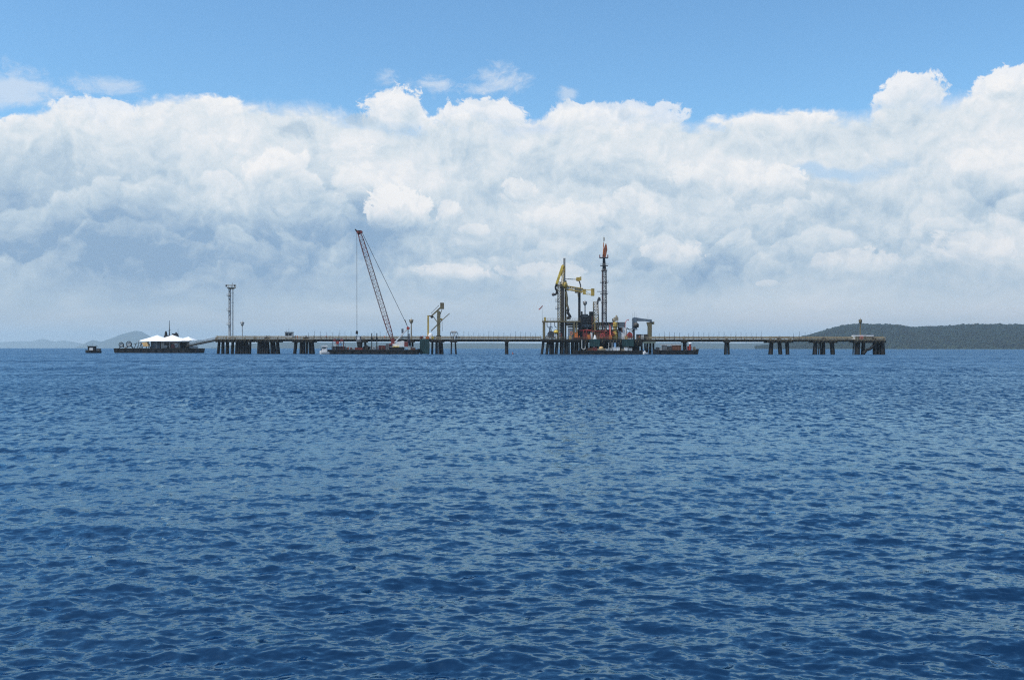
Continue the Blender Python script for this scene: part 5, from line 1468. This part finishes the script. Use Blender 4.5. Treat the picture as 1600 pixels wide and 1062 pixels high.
m = MB().prism([(K.x(1034), K.z(540, 1040)), (K.x(1066), K.z(539.2, 1050)), (K.x(1069), K.z(537.4, 1050)), (K.x(1034), K.z(537.6, 1040))], K.D + 4.4, K.D + 4.8)
for px in (1036, 1050, 1066): m.box(K.x(px) - .1, K.x(px) + .1, K.D + 4.5, K.D + 4.7, DK2, K.z(539.5, px))
solo(m, 'tarpaulin_screen', PALE, 'long pale tarpaulin screen behind the cargo on the right barge', 'screen')
t = hull_boat(Frame(514), 1004.5, 1012, 1.3, 'tiny white dinghy between the two cargo barges', WHITE, 'dinghy', 1.8, group=None)
q = Frame(514)
MB().prism([(q.x(1006), .8), (q.x(1009.5), .8), (q.x(1007.5), 2.0)], q.D - .5, q.D + .5).make('cabin', WHITE, t)
# walkway frame linking the platform to the right span
pile_group(1009, 1024, [(1012.2, 1012, 3.0), (1016.8, 1016.8, 3.2), (1021.5, 1021.6, 3.0)], 'three-legged pile bent between the two cargo barges', 5.0, braces=False)
m = MB().box(J.x(1004), J.x(1024), J.D - 1.2, J.D - .7, J.z(536.2, 1014), J.z(533.8, 1014))
solo(m, 'pipe_cover', mat('grey_green_cover', (.17, .21, .17), .6), 'grey-green horizontal pipe cover under the deck right of the platform', 'cover')

# ------------------------------------------------------------------ people
def person_mesh(name, pose, top, legs, hat):
    """one continuous skinned body, 1.75 m tall"""
    lean = {'stand': 0, 'lean': .12, 'walk': .04}[pose]
    st = {'stand': .10, 'lean': .12, 'walk': .28}[pose]
    J_ = [((0, 0, .95), .15), ((lean * .5, 0, 1.2), .15), ((lean, 0, 1.42), .16), ((lean, 0, 1.52), .07), ((lean * 1.1, 0, 1.64), .105), ((lean * 1.1, 0, 1.75), .085),
          ((0, -.1, .88), .10), ((st * .5, -.11, .5), .07), ((st * .3, -.11, .08), .05), ((st * .3 + .13, -.11, .04), .04),
          ((0, .1, .88), .10), ((-st * .5 + .05, .11, .5), .07), ((-st, .11, .08), .05), ((-st + .13, .11, .04), .04),
          ((lean, -.2, 1.40), .07), ((lean + (.15 if pose == 'lean' else 0), -.27, 1.12), .05), ((lean + (.4 if pose == 'lean' else .08), -.25, .92 if pose != 'lean' else 1.08), .04),
          ((lean, .2, 1.40), .07), ((lean, .27, 1.12), .05), ((lean + .1, .25, .90), .04)]
    E = [(0, 1), (1, 2), (2, 3), (3, 4), (4, 5), (0, 6), (6, 7), (7, 8), (8, 9), (0, 10), (10, 11), (11, 12), (12, 13), (2, 14), (14, 15), (15, 16), (2, 17), (17, 18), (18, 19)]
    me = bpy.data.meshes.new('tmp'); me.from_pydata([j[0] for j in J_], E, []); o = bpy.data.objects.new('tmp', me); COL.objects.link(o)
    md = o.modifiers.new('s', 'SKIN'); o.modifiers.new('d', 'SUBSURF').levels = 1
    for i, (p, r) in enumerate(J_): me.skin_vertices[0].data[i].radius = (r, r); me.skin_vertices[0].data[i].use_root = (i == 0)
    dg = bpy.context.evaluated_depsgraph_get(); out = bpy.data.meshes.new_from_object(o.evaluated_get(dg)); out.name = name
    bpy.data.objects.remove(o); bpy.data.meshes.remove(me)
    out.materials.clear()
    for m_ in (legs, top, SKIN, hat): out.materials.append(m_)
    for p in out.polygons:
        z = p.center.z; p.use_smooth = True
        p.material_index = 0 if z < .93 and abs(p.center.y) < .22 else 1 if z < 1.5 else 2 if z < 1.68 else 3
    return out
PM = [person_mesh('person_standing', 'stand', ORCL, NAVY, WHITE), person_mesh('person_leaning', 'lean', WHCL, NAVY, YEL),
      person_mesh('person_walking', 'walk', NAVY, KHAKI, RED), person_mesh('person_walking_orange', 'walk', ORCL, ORCL, WHITE)]
for px, F, z, y, k, rz, lab in [
        (462.2, J, DECK, -.0, 0, .3, 'person in an orange top and dark trousers standing just right of the pale cabin'),
        (464.6, J, DECK, .3, 3, 2.0, 'person in orange overalls walking behind the one right of the pale cabin'),
        (433.5, J, DECK, .3, 1, 1.0, 'person in a pale top leaning on the rail left of the pale cabin'),
        (509.5, J, DECK, .2, 0, -1.4, 'person in an orange top on the jetty above the white motor boat'),
        (601, J, DECK, .2, 3, 1.2, 'person in orange overalls on the jetty left of the crane boom foot'),
        (660.6, J, DECK, -1.0 + 1.2, 0, 1.5, 'person in an orange top and white helmet on the green fender platform'),
        (679.4, J, DECK, -.1, 2, .2, 'person in dark clothes and red helmet right of the yellow valve box'),
        (1240, J, DECK, .2, 2, 0, 'person in dark clothes walking on the jetty in front of the hill foot'),
        (1113, J, DECK, .2, 1, 2.6, 'person in a pale top leaning on the open right-hand span'),
        (905, J, DECK, .1, 3, .5, 'person in orange overalls at the platform edge by the black column'),
        (999, J, DECK, .1, 0, 2.2, 'person in an orange top at the platform edge under the pipe portal'),
        (543.6, C, DC, 1.0, 3, 0, 'person in orange overalls on the crane barge between winch frame and piling rig'),
        (644.8, C, DC, 1.4, 1, 1, 'person in a pale top at the stern of the crane barge')]:
    o = bpy.data.objects.new('person', PM[k]); COL.objects.link(o)
    o.location = (F.x(px), F.D + y, z); o.rotation_euler = (0, 0, rz)
    tag(o, lab, 'person')

for o in S.objects:
    if '_o' in o: del o['_o']
